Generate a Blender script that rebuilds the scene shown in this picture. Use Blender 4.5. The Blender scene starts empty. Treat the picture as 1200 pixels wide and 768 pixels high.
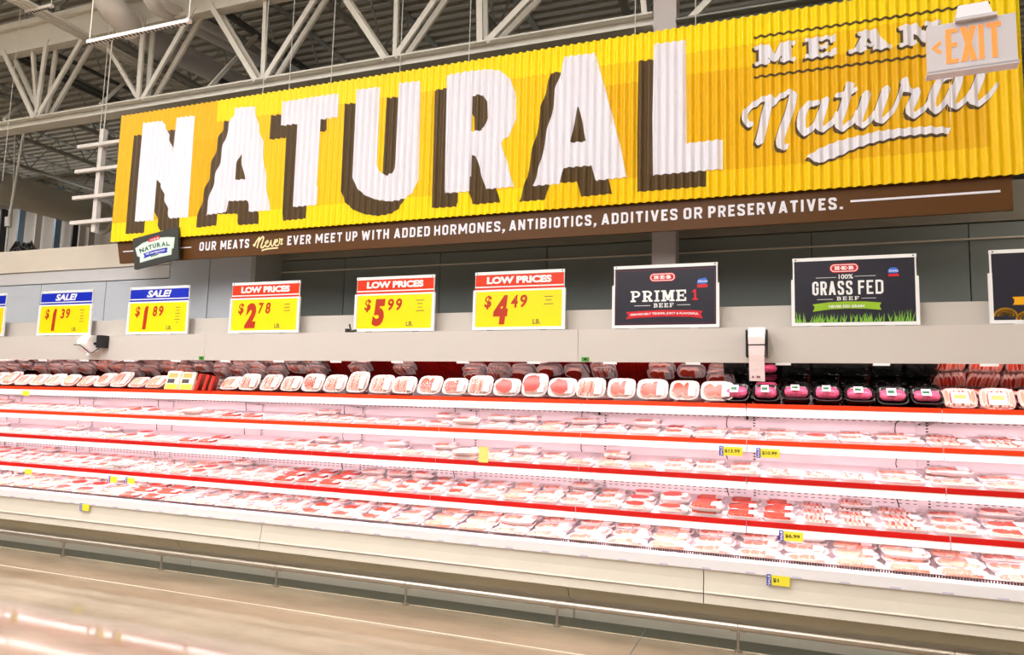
import bpy, math, random
from mathutils import Matrix, Vector
R = math.radians
S = bpy.context.scene
col = S.collection

# ------------------------------------------------------------------ camera
CF, CW, CH = 840.0, 1200.0, 768.0
EX = Vector((0.9345, -0.0127, -0.3558)); EY = Vector((0.3550, 0.1091, 0.9285)); EZ = Vector((0.0270, -0.9939, 0.1065))
CAMZ = 1.56
def at(px, py, Y):
    v = Vector((px - 600.0, py - 384.0, CF))
    d = Vector((EX.dot(v), EY.dot(v), EZ.dot(v)))
    t = Y / d.y
    return Vector((d.x * t, Y, CAMZ + d.z * t))
def atz(px, py, Z):
    v = Vector((px - 600.0, py - 384.0, CF))
    d = Vector((EX.dot(v), EY.dot(v), EZ.dot(v)))
    t = (Z - CAMZ) / d.z
    return Vector((d.x * t, d.y * t, Z))
def proj(P):
    q = Vector((P[0], P[1], P[2] - CAMZ))
    c = [EX[i] * q.x + EY[i] * q.y + EZ[i] * q.z for i in range(3)]
    return 600 + CF * c[0] / c[2], 384 + CF * c[1] / c[2]
cd = bpy.data.cameras.new('camera'); cam = bpy.data.objects.new('camera', cd); col.objects.link(cam)
cd.sensor_fit = 'HORIZONTAL'; cd.sensor_width = 36.0; cd.lens = 36.0 * CF / CW
cd.clip_start = 0.05; cd.clip_end = 300
ax = Vector((EX[0], EY[0], EZ[0])); ay = -Vector((EX[1], EY[1], EZ[1])); az = -Vector((EX[2], EY[2], EZ[2]))
M = Matrix.Identity(4)
for i in range(3):
    M[i][0] = ax[i]; M[i][1] = ay[i]; M[i][2] = az[i]
M[2][3] = CAMZ
cam.matrix_world = M
S.camera = cam

# ------------------------------------------------------------------ world, lights, exposure
w = bpy.data.worlds.new('world'); S.world = w; w.use_nodes = True
w.node_tree.nodes['Background'].inputs[0].default_value = (0.95, 0.96, 1.0, 1)
w.node_tree.nodes['Background'].inputs[1].default_value = 0.30
S.view_settings.view_transform = 'Standard'; S.view_settings.look = 'None'
S.view_settings.exposure = 0.0; S.view_settings.gamma = 1.0
S.view_settings.use_curve_mapping = False
def area(name, loc, sx, sy, power, color=(1, 1, 1), rot=(0, 0, 0)):
    l = bpy.data.lights.new(name, 'AREA'); l.shape = 'RECTANGLE'; l.size = sx; l.size_y = sy
    l.energy = power; l.color = color
    o = bpy.data.objects.new(name, l); col.objects.link(o); o.location = loc; o.rotation_euler = rot
    return o
for i, y in enumerate((-8.0, -4.5, -1.0, 2.0)):
    area('added_deck_fill', (-5, y, 6.65), 30, 0.5, 980, (1.0, 0.995, 0.975), (math.pi, 0, 0))  # added upward fill that brightens the roof deck, no fixture modelled
for x, e_ in ((-16.0, 500), (-6.0, 660), (-1.5, 400), (13.0, 470)):
    area('ceiling_lamp_and_fill', (x, -3.5, 6.5), 0.6, 15, e_, (0.975, 0.985, 1.0))
area('added_deck_fill', (-12, 13.0, 5.4), 30, 0.5, 170, (1.0, 0.995, 0.97), (math.pi, 0, 0))  # same added upward fill for the rear part of the deck
area('ceiling_lamp_and_fill', (-19, 9.6, 6.5), 5, 0.6, 170, (1, 1, .98))  # added fill light, only there to brighten the far-left partition
area('ceiling_lamp_and_fill', (-16, 18, 5.6), 10, 1.0, 300, (1.0, 0.985, 0.96))

# ------------------------------------------------------------------ materials
def lin(c):
    return tuple(((v / 255.0) / 12.92 if v / 255.0 <= 0.04045 else ((v / 255.0 + 0.055) / 1.055) ** 2.4) for v in c)
MATS = {}
def mat(name, rgb, rough=0.5, metal=0.0, noise=0.06, nscale=8.0, emit=0.0, spec=0.5, coat=0.0, bump=0.0, ecol=None):
    if name in MATS: return MATS[name]
    m = bpy.data.materials.new(name); m.use_nodes = True
    nt = m.node_tree; b = nt.nodes['Principled BSDF']
    c = lin(rgb)
    b.inputs['Roughness'].default_value = rough; b.inputs['Metallic'].default_value = metal
    b.inputs['Specular IOR Level'].default_value = spec
    b.inputs['Coat Weight'].default_value = coat
    b.inputs['Base Color'].default_value = (*c, 1)
    if noise > 0:
        tc = nt.nodes.new('ShaderNodeTexCoord'); n = nt.nodes.new('ShaderNodeTexNoise')
        n.inputs['Scale'].default_value = nscale; n.inputs['Detail'].default_value = 3
        nt.links.new(tc.outputs['Object'], n.inputs['Vector'])
        r = nt.nodes.new('ShaderNodeMapRange')
        r.inputs['To Min'].default_value = 1 - noise; r.inputs['To Max'].default_value = 1 + noise
        nt.links.new(n.outputs['Fac'], r.inputs['Value'])
        mx = nt.nodes.new('ShaderNodeVectorMath'); mx.operation = 'SCALE'
        mx.inputs[0].default_value = c
        nt.links.new(r.outputs['Result'], mx.inputs['Scale'])
        nt.links.new(mx.outputs['Vector'], b.inputs['Base Color'])
        if bump > 0:
            bp = nt.nodes.new('ShaderNodeBump'); bp.inputs['Strength'].default_value = bump; bp.inputs['Distance'].default_value = 0.004
            nt.links.new(n.outputs['Fac'], bp.inputs['Height']); nt.links.new(bp.outputs['Normal'], b.inputs['Normal'])
    if emit > 0:
        b.inputs['Emission Color'].default_value = (*(lin(ecol) if ecol else c), 1)
        b.inputs['Emission Strength'].default_value = emit
    MATS[name] = m
    return m
WHITE = mat('white_enamel', (236, 234, 236), 0.35, noise=0.02)
CASEW = mat('case_interior_white', (248, 238, 240), 0.4, noise=0.02)
CHAN = mat('price_channel_plastic', (252, 249, 253), 0.25, noise=0.02)
ORANGE = mat('orange_red_shelf_strip', (250, 62, 8), 0.4, noise=0.03)
RED = mat('red_shelf_strip', (214, 14, 8), 0.4, noise=0.03)
CREAM = mat('cream_painted_steel', (226, 218, 206), 0.38, noise=0.03, nscale=3)
CANOPY = mat('canopy_painted_steel', (212, 203, 199), 0.45, noise=0.02, nscale=2)
DARKBEIGE = mat('shadow_gap_beige', (206, 194, 166), 0.5, noise=0.04)
STEEL = mat('brushed_stainless_steel', (200, 190, 180), 0.38, 1.0, noise=0.08, nscale=30)
BLACK = mat('black_plastic', (22, 22, 24), 0.4, noise=0.05)
MIRROR = mat('mirror_panel', (238, 230, 230), 0.04, 1.0, noise=0.0)
LINER = mat('red_ribbed_liner', (178, 14, 8), 0.45, noise=0.05)
LED = mat('led_strip_lens', (255, 238, 240), 0.4, noise=0.0, emit=19.0, ecol=(255, 232, 236))
LEDTOP = mat('canopy_led_lens', (255, 238, 240), 0.4, noise=0.0, emit=22.0, ecol=(255, 236, 236))
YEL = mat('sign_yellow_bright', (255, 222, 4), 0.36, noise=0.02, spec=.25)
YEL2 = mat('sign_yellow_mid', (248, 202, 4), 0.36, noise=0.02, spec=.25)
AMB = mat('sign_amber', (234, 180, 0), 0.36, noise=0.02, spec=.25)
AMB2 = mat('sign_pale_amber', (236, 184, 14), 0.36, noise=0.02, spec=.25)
SBROWN = mat('sign_shadow_brown', (88, 66, 36), 0.4, noise=0.03, spec=.3)
SWHITE = mat('sign_lettering_white', (234, 230, 240), 0.4, noise=0.01)
BOARD = mat('brown_sign_board', (92, 56, 20), 0.4, noise=0.05, spec=.25)
CREAMTXT = mat('cream_lettering', (248, 226, 170), 0.4, noise=0.0)
TRUSS = mat('grey_painted_truss', (218, 213, 204), 0.5, noise=0.05)
TRUSSD = mat('dark_grey_painted_steel', (142, 141, 132), 0.6, noise=0.05)
DECK = mat('roof_deck_grey', (176, 170, 158), 0.6, noise=0.06, nscale=2)
DUCTM = mat('duct_paint', (226, 219, 215), 0.5, noise=0.04)
PWHITE = mat('print_white', (245, 243, 245), 0.4, noise=0.0)
PYEL = mat('print_yellow', (255, 226, 0), 0.35, noise=0.01)
PBLUE = mat('print_blue', (10, 40, 190), 0.3, noise=0.02)
PRED = mat('print_orange_red', (222, 52, 8), 0.3, noise=0.02)
PBRN = mat('print_rust_red', (190, 48, 8), 0.4, noise=0.0)
PGREY = mat('print_grey', (110, 100, 60), 0.5, noise=0.0)
NAVY = mat('print_navy', (38, 36, 50), 0.35, noise=0.03)
MAROON = mat('print_maroon', (130, 20, 50), 0.4, noise=0.0)
LOGOR = mat('logo_red', (214, 30, 44), 0.35, noise=0.0)
LIME = mat('print_lime', (150, 190, 40), 0.4, noise=0.05)
GRASS = mat('print_grass_green', (130, 186, 60), 0.4, noise=0.15, nscale=40)
PSKY = mat('print_bright_blue', (60, 120, 225), 0.4, noise=0.0)
PGOLD = mat('print_gold', (240, 170, 10), 0.4, noise=0.0)
PGREEN = mat('print_deep_green', (44, 110, 70), 0.4, noise=0.0)
PALEG = mat('print_pale_green', (205, 228, 215), 0.4, noise=0.03)
CHAR = mat('charcoal_panel', (52, 52, 50), 0.45, noise=0.05)
TEXTD = mat('print_dark', (40, 34, 34), 0.5, noise=0.0)
FOAM = mat('white_foam_tray', (246, 240, 240), 0.45, noise=0.02)
FAT = mat('meat_fat', (246, 204, 192), 0.35, noise=0.08, nscale=60)
MPINK = mat('meat_pale_pink', (232, 132, 112), 0.3, noise=0.18, nscale=45)
MRED = mat('meat_red', (218, 74, 52), 0.3, noise=0.25, nscale=45)
MDARK = mat('meat_dark_red', (190, 46, 34), 0.3, noise=0.3, nscale=40)
MCHICK = mat('meat_light', (238, 160, 138), 0.3, noise=0.16, nscale=45)
MHOT = mat('meat_vivid_pink', (220, 84, 124), 0.35, noise=0.5, nscale=60, bump=.6)
BFILM = mat('black_glossy_film', (30, 34, 32), 0.16, noise=0.1, nscale=20, coat=0.5)
LABELW = mat('price_label_paper', (250, 246, 248), 0.5, noise=0.0)
LABELO = mat('orange_label_paper', (245, 170, 90), 0.5, noise=0.0)
KRAFT = mat('carton_orange_print', (226, 150, 60), 0.5, noise=0.1)
POUCH = mat('clear_pouch_haze', (236, 190, 190), 0.2, noise=0.06)

def film_mat():
    m = bpy.data.materials.new('cling_film'); m.use_nodes = True; nt = m.node_tree; nt.nodes.clear()
    o = nt.nodes.new('ShaderNodeOutputMaterial'); t = nt.nodes.new('ShaderNodeBsdfTransparent')
    g = nt.nodes.new('ShaderNodeBsdfGlossy'); g.inputs['Roughness'].default_value = 0.12
    n = nt.nodes.new('ShaderNodeTexNoise'); n.inputs['Scale'].default_value = 30
    bp = nt.nodes.new('ShaderNodeBump'); bp.inputs['Strength'].default_value = 0.5; bp.inputs['Distance'].default_value = 0.003
    nt.links.new(n.outputs['Fac'], bp.inputs['Height']); nt.links.new(bp.outputs['Normal'], g.inputs['Normal'])
    f = nt.nodes.new('ShaderNodeFresnel'); f.inputs['IOR'].default_value = 1.45
    mx = nt.nodes.new('ShaderNodeMixShader')
    sc_ = nt.nodes.new('ShaderNodeMath'); sc_.operation = 'MULTIPLY'; sc_.inputs[1].default_value = 0.4
    nt.links.new(f.outputs[0], sc_.inputs[0]); nt.links.new(sc_.outputs[0], mx.inputs[0]); nt.links.new(t.outputs[0], mx.inputs[1]); nt.links.new(g.outputs[0], mx.inputs[2])
    nt.links.new(mx.outputs[0], o.inputs['Surface'])
    return m
FILM = film_mat()

def floor_mat():
    m = bpy.data.materials.new('polished_concrete'); m.use_nodes = True; nt = m.node_tree; b = nt.nodes['Principled BSDF']
    tc = nt.nodes.new('ShaderNodeTexCoord')
    mp = nt.nodes.new('ShaderNodeMapping'); mp.inputs['Scale'].default_value = (0.6, 1.6, 1)
    nt.links.new(tc.outputs['Object'], mp.inputs['Vector'])
    n = nt.nodes.new('ShaderNodeTexNoise'); n.inputs['Scale'].default_value = 1.6; n.inputs['Detail'].default_value = 8; n.inputs['Roughness'].default_value = 0.62
    nt.links.new(mp.outputs[0], n.inputs['Vector'])
    cr = nt.nodes.new('ShaderNodeValToRGB')
    cr.color_ramp.elements[0].position = 0.3; cr.color_ramp.elements[0].color = (*lin((142, 126, 104)), 1)
    cr.color_ramp.elements[1].position = 0.72; cr.color_ramp.elements[1].color = (*lin((176, 159, 136)), 1)
    nt.links.new(n.outputs['Fac'], cr.inputs[0]); nt.links.new(cr.outputs[0], b.inputs['Base Color'])
    b.inputs['Roughness'].default_value = 0.07; b.inputs['Specular IOR Level'].default_value = 0.62
    n2 = nt.nodes.new('ShaderNodeTexNoise'); n2.inputs['Scale'].default_value = 1.1; n2.inputs['Detail'].default_value = 2
    nt.links.new(tc.outputs['Object'], n2.inputs['Vector'])
    bp = nt.nodes.new('ShaderNodeBump'); bp.inputs['Strength'].default_value = 0.16; bp.inputs['Distance'].default_value = 0.01
    nt.links.new(n2.outputs['Fac'], bp.inputs['Height']); nt.links.new(bp.outputs['Normal'], b.inputs['Normal'])
    return m
FLOORM = floor_mat()

# ------------------------------------------------------------------ helpers
def tag(o, label=None, cat=None, group=None, kind=None):
    if label: o['label'] = label
    if cat: o['category'] = cat
    if group: o['group'] = group
    if kind: o['kind'] = kind
    return o
def empty(name, loc=(0, 0, 0), rot=(0, 0, 0)):
    o = bpy.data.objects.new(name, None); col.objects.link(o); o.location = loc; o.rotation_euler = rot
    o.empty_display_size = 0.1
    return o
_txt = {}
def text_outline(s, off=0.0, shear=0.0):
    k = (s, off, shear)
    if k in _txt: return _txt[k]
    c = bpy.data.curves.new('t', 'FONT'); c.body = s; c.offset = off; c.shear = shear; c.resolution_u = 3; c.fill_mode = 'FRONT'
    o = bpy.data.objects.new('t', c)
    me = bpy.data.meshes.new_from_object(o)
    vs = [(v.co.x, v.co.y) for v in me.vertices]; fs = [tuple(p.vertices) for p in me.polygons]
    bpy.data.objects.remove(o); bpy.data.curves.remove(c); bpy.data.meshes.remove(me)
    x0 = min(v[0] for v in vs); x1 = max(v[0] for v in vs); y0 = min(v[1] for v in vs); y1 = max(v[1] for v in vs)
    vs = [((v[0] - x0) / (x1 - x0 or 1), (v[1] - y0) / (y1 - y0 or 1)) for v in vs]
    _txt[k] = (vs, fs)
    return _txt[k]
class MB:
    def __init__(s): s.v = []; s.f = []; s.m = []; s.sm = []; s.T = None
    def add(s, vs, fs, mi=0, smooth=False):
        b = len(s.v)
        if s.T is not None: vs = [tuple(s.T @ Vector(v)) for v in vs]
        s.v += [tuple(v) for v in vs]
        for f in fs:
            s.f.append(tuple(b + i for i in f)); s.m.append(mi); s.sm.append(smooth)
        return s
    def box(s, x0, x1, y0, y1, z0, z1, mi=0):
        vs = [(x, y, z) for x in (x0, x1) for y in (y0, y1) for z in (z0, z1)]
        return s.add(vs, [(0, 1, 3, 2), (4, 6, 7, 5), (0, 4, 5, 1), (2, 3, 7, 6), (0, 2, 6, 4), (1, 5, 7, 3)], mi)
    def prof(s, pts, x0, x1, mi=0, closed=True):   # (y,z) profile swept along x
        n = len(pts); vs = [(x0, p[0], p[1]) for p in pts] + [(x1, p[0], p[1]) for p in pts]
        fs = [(i, (i + 1) % n, n + (i + 1) % n, n + i) for i in range(n if closed else n - 1)]
        if closed: fs += [tuple(range(n))[::-1], tuple(range(n, 2 * n))]
        return s.add(vs, fs, mi)
    def tube(s, pts, r, n=8, mi=0, cap=True):
        pts = [Vector(p) for p in pts]; rings = []; vs = []
        for i, p in enumerate(pts):
            d = (pts[min(i + 1, len(pts) - 1)] - pts[max(i - 1, 0)]).normalized()
            u = d.cross(Vector((0, 0, 1)));
            if u.length < 0.05: u = d.cross(Vector((1, 0, 0)))
            u.normalize(); v = d.cross(u)
            rr = r[i] if isinstance(r, (list, tuple)) else r
            vs += [tuple(p + (u * math.cos(a) + v * math.sin(a)) * rr) for a in [2 * math.pi * k / n for k in range(n)]]
        fs = []
        for i in range(len(pts) - 1):
            for k in range(n):
                a = i * n + k; b = i * n + (k + 1) % n
                fs.append((a, b, b + n, a + n))
        s.add(vs, fs, mi, True)
        if cap:
            L = len(pts) - 1
            s.add(vs[:n], [tuple(range(n))], mi); s.add(vs[L * n:], [tuple(range(n))[::-1]], mi)
        return s
    def beam(s, a, b, w, h, mi=0):   # box bar between two points
        a = Vector(a); b = Vector(b); d = (b - a).normalized(); u = d.cross(Vector((0, 1, 0)))
        if u.length < 0.1: u = d.cross(Vector((0, 0, 1)))
        u.normalize(); v = d.cross(u).normalized()
        vs = [tuple(p + u * w / 2 * i + v * h / 2 * j) for p in (a, b) for i, j in ((-1, -1), (1, -1), (1, 1), (-1, 1))]
        return s.add(vs, [(0, 1, 2, 3), (7, 6, 5, 4), (0, 4, 5, 1), (1, 5, 6, 2), (2, 6, 7, 3), (3, 7, 4, 0)], mi)
    def poly(s, pts, y, mi=0):     # polygon in x,z at depth y (convex or simple)
        return s.add([(p[0], y, p[1]) for p in pts], [tuple(range(len(pts)))], mi)
    def rect(s, x0, x1, z0, z1, y, mi=0):
        return s.add([(x0, y, z0), (x1, y, z0), (x1, y, z1), (x0, y, z1)], [(0, 1, 2, 3)], mi)
    def text(s, body, x0, x1, z0, z1, y, mi=0, off=0.02, shear=0.0, rise=0.0, arch=0.0):
        vs, fs = text_outline(body, off, shear); out = []
        for u, v in vs:
            out.append((x0 + (x1 - x0) * u, y, z0 + (z1 - z0) * v + rise * u - arch * (2 * u - 1) ** 2))
        return s.add(out, fs, mi)
    def scan(s, polys, holes, dx, yf, mi=0, phase=0.0):
        xs = [p[0] for q in polys for p in q]; xa = min(xs); xb = max(xs)
        k0 = math.floor((xa - phase) / dx); k1 = math.ceil((xb - phase) / dx)
        for k in range(k0, k1):
            a = max(xa, phase + k * dx); b = min(xb, phase + (k + 1) * dx)
            if b - a < 1e-6: continue
            e = (b - a) * 1e-3
            im = intervals(polys, holes, (a + b) / 2); ia = intervals(polys, holes, a + e); ib = intervals(polys, holes, b - e)
            if not (len(ia) == len(im) == len(ib)): ia = ib = im
            for (l0, h0), (l1, h1) in zip(ia, ib):
                s.add([(a, yf(a), l0), (b, yf(b), l1), (b, yf(b), h1), (a, yf(a), h0)], [(0, 1, 2, 3)], mi)
        return s
    def build(s, name, mats, parent=None, **kw):
        me = bpy.data.meshes.new(name); me.from_pydata(s.v, [], s.f)
        for m in (mats if isinstance(mats, (list, tuple)) else [mats]): me.materials.append(m)
        me.polygons.foreach_set('material_index', s.m); me.polygons.foreach_set('use_smooth', s.sm)
        me.update()
        o = bpy.data.objects.new(name, me); col.objects.link(o)
        if parent: o.parent = parent
        if kw: tag(o, **kw)
        return o
def cross(poly, x):
    r = []
    n = len(poly)
    for i in range(n):
        x0, z0 = poly[i]; x1, z1 = poly[(i + 1) % n]
        if (x0 <= x < x1) or (x1 <= x < x0): r.append(z0 + (z1 - z0) * (x - x0) / (x1 - x0))
    r.sort()
    return [(r[i], r[i + 1]) for i in range(0, len(r) - 1, 2)]
def union(iv):
    iv = sorted(iv); out = []
    for a, b in iv:
        if out and a <= out[-1][1] + 1e-5: out[-1] = (out[-1][0], max(out[-1][1], b))
        else: out.append((a, b))
    return out
def intervals(polys, holes, x):
    iv = union([t for p in polys for t in cross(p, x)])
    for hp in holes:
        for a, b in cross(hp, x):
            nx = []
            for c, d in iv:
                if b <= c or a >= d: nx.append((c, d)); continue
                if a > c: nx.append((c, a))
                if b < d: nx.append((b, d))
            iv = nx
    return [t for t in iv if t[1] - t[0] > 1e-5]
def stroke(pts, ws):      # variable-width stroke -> list of polygons
    out = []
    if not isinstance(ws, (list, tuple)): ws = [ws] * len(pts)
    for i in range(len(pts) - 1):
        (x0, z0), (x1, z1) = pts[i], pts[i + 1]; L = math.hypot(x1 - x0, z1 - z0) or 1e-6
        nx, nz = -(z1 - z0) / L, (x1 - x0) / L; a = ws[i] / 2; b = ws[i + 1] / 2
        out.append([(x0 + nx * a, z0 + nz * a), (x1 + nx * b, z1 + nz * b), (x1 - nx * b, z1 - nz * b), (x0 - nx * a, z0 - nz * a)])
    for (x, z), w_ in list(zip(pts, ws))[1:-1]:
        out.append([(x + w_ / 2 * math.cos(t * math.pi / 5), z + w_ / 2 * math.sin(t * math.pi / 5)) for t in range(10)])
    return out
def smooth_pts(pts, n=4):
    out = []
    P = [pts[0]] + list(pts) + [pts[-1]]
    for i in range(1, len(P) - 2):
        for k in range(n):
            t = k / n
            out.append(tuple(0.5 * ((2 * P[i][j]) + (-P[i - 1][j] + P[i + 1][j]) * t + (2 * P[i - 1][j] - 5 * P[i][j] + 4 * P[i + 1][j] - P[i + 2][j]) * t * t
                       + (-P[i - 1][j] + 3 * P[i][j] - 3 * P[i + 1][j] + P[i + 2][j]) * t ** 3) for j in range(len(P[i]))))
    out.append(tuple(pts[-1]))
    return out
# slab-serif glyphs, unit box; thick T, serif thickness s
def slab(ch, x0, x1, z0, z1, tk=0.24, sf=0.15):
    X = lambda u: x0 + (x1 - x0) * u
    Z = lambda v: z0 + (z1 - z0) * v
    B = lambda a, b, c, d: [(X(a), Z(c)), (X(b), Z(c)), (X(b), Z(d)), (X(a), Z(d))]
    Q = lambda *p: [(X(a), Z(b)) for a, b in p]
    P = []; H = []
    if ch == 'I': P = [B(.3, .7, 0, 1), B(.05, .95, 0, sf), B(.05, .95, 1 - sf, 1)]
    elif ch == 'M':
        P = [B(.1, .1 + tk * .8, 0, 1), B(.9 - tk * .8, .9, 0, 1), B(0, .38, 0, sf), B(.62, 1, 0, sf), B(0, .3, 1 - sf, 1), B(.7, 1, 1 - sf, 1),
             Q((.1, 1), (.34, 1), (.56, .3), (.5, .1), (.42, .1)), Q((.9, 1), (.66, 1), (.44, .3), (.5, .1), (.58, .1))]
    elif ch == 'E':
        P = [B(.12, .12 + tk, 0, 1), B(0, .95, 0, sf), B(0, .93, 1 - sf, 1), B(.12, .7, .5 - sf / 2, .5 + sf / 2), B(.8, .95, 0, .34), B(.78, .93, .66, 1), B(.62, .72, .34, .66)]
    elif ch == 'F':
        P = [B(.12, .12 + tk, 0, 1), B(0, .5, 0, sf), B(0, .95, 1 - sf, 1), B(.12, .7, .46 - sf / 2, .46 + sf / 2), B(.8, .95, .64, 1), B(.62, .72, .3, .62)]
    elif ch == 'A':
        P = [Q((.36, 1), (.64, 1), (.95, 0), (.66, 0)), Q((.36, 1), (.56, 1), (.3, 0), (.1, 0)), B(.28, .74, .22, .38), B(0, .42, 0, sf), B(.56, 1, 0, sf), B(.22, .6, 1 - sf, 1)]
    elif ch == 'N':
        P = [B(.1, .1 + tk * .8, 0, 1), B(.9 - tk * .8, .9, 0, 1), Q((.1, 1), (.4, 1), (.9, 0), (.62, 0)), B(0, .4, 0, sf), B(0, .3, 1 - sf, 1), B(.6, 1, 1 - sf, 1)]
    elif ch in 'PRBD':
        P = [B(.12, .12 + tk, 0, 1), B(0, .5, 0, sf), B(0, .5, 1 - sf, 1)]
        def lobe(a, b, r=.93):
            cz = (a + b) / 2; rz = (b - a) / 2
            arc = [(.5 + (r - .5) * math.cos(t), cz + rz * math.sin(t)) for t in [math.pi / 2 - k * math.pi / 8 for k in range(9)]]
            P.append([(X(.3), Z(b))] + [(X(u), Z(v)) for u, v in arc] + [(X(.3), Z(a))])
            arc = [(.5 + (r - .5 - tk * .95) * math.cos(t), cz + (rz - sf) * math.sin(t)) for t in [math.pi / 2 - k * math.pi / 6 for k in range(7)]]
            H.append([(X(.12 + tk), Z(b - sf))] + [(X(u), Z(v)) for u, v in arc] + [(X(.12 + tk), Z(a + sf))])
        if ch == 'D': lobe(0, 1)
        elif ch == 'B': lobe(.46, 1, .9); lobe(0, .6, .97)
        else: lobe(.4, 1)
        if ch == 'R': P += [Q((.45, .46), (.72, .46), (.98, 0), (.68, 0)), B(.62, 1, 0, sf)]
    elif ch == 'S':
        pts = [(.86, .76), (.7, .92), (.4, .93), (.14, .78), (.22, .6), (.5, .5), (.8, .4), (.88, .22), (.62, .07), (.3, .08), (.12, .24)]
        for q in stroke([(X(a), Z(b)) for a, b in pts], tk * .75 * (z1 - z0)): P.append(q)
    elif ch == 'T': P = [B(.38, .62, 0, 1), B(.22, .78, 0, sf), B(0, 1, 1 - sf, 1), B(0, .16, .66, 1), B(.84, 1, .66, 1)]
    elif ch == 'U':
        pts = [(.22, 1), (.22, .3), (.3, .12), (.5, .07), (.7, .12), (.78, .3), (.78, 1)]
        P = stroke([(X(a), Z(b)) for a, b in pts], (x1 - x0) * tk) + [B(.02, .42, 1 - sf, 1), B(.6, .98, 1 - sf, 1)]
    elif ch == 'L': P = [B(.15, .15 + tk, 0, 1), B(0, .95, 0, sf), B(0, .55, 1 - sf, 1), B(.8, .95, 0, .4)]
    elif ch == 'H': P = [B(.12, .12 + tk, 0, 1), B(.88 - tk, .88, 0, 1), B(.2, .8, .42, .58), B(0, .46, 0, sf), B(.54, 1, 0, sf), B(0, .46, 1 - sf, 1), B(.54, 1, 1 - sf, 1)]
    elif ch == '1': P = [B(.36, .66, 0, 1), B(.1, .92, 0, sf), Q((.36, 1), (.08, .8), (.08, .68), (.4, .8))]
    return P, H
def slab_word(mb, word, x0, x1, z0, z1, y, mi=0, gap=0.12, n=40, tk=0.24, sf=0.15, yf=None, shear=None):
    wts = {'I': .55, '1': .6, 'M': 1.25, 'N': 1.1, 'A': 1.1}
    ws = [wts.get(c, 1.0 if c != ' ' else .5) for c in word]; tot = sum(ws) + gap * (len(word) - 1); u = (x1 - x0) / tot; x = x0
    for c, wd in zip(word, ws):
        if c != ' ':
            P, H = slab(c, x, x + wd * u, z0, z1, tk, sf)
            if shear: P = [[shear(p) for p in q] for q in P]; H = [[shear(p) for p in q] for q in H]
            mb.scan(P, H, wd * u / n, yf or (lambda _x: y), mi)
        x += (wd + gap) * u
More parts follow.
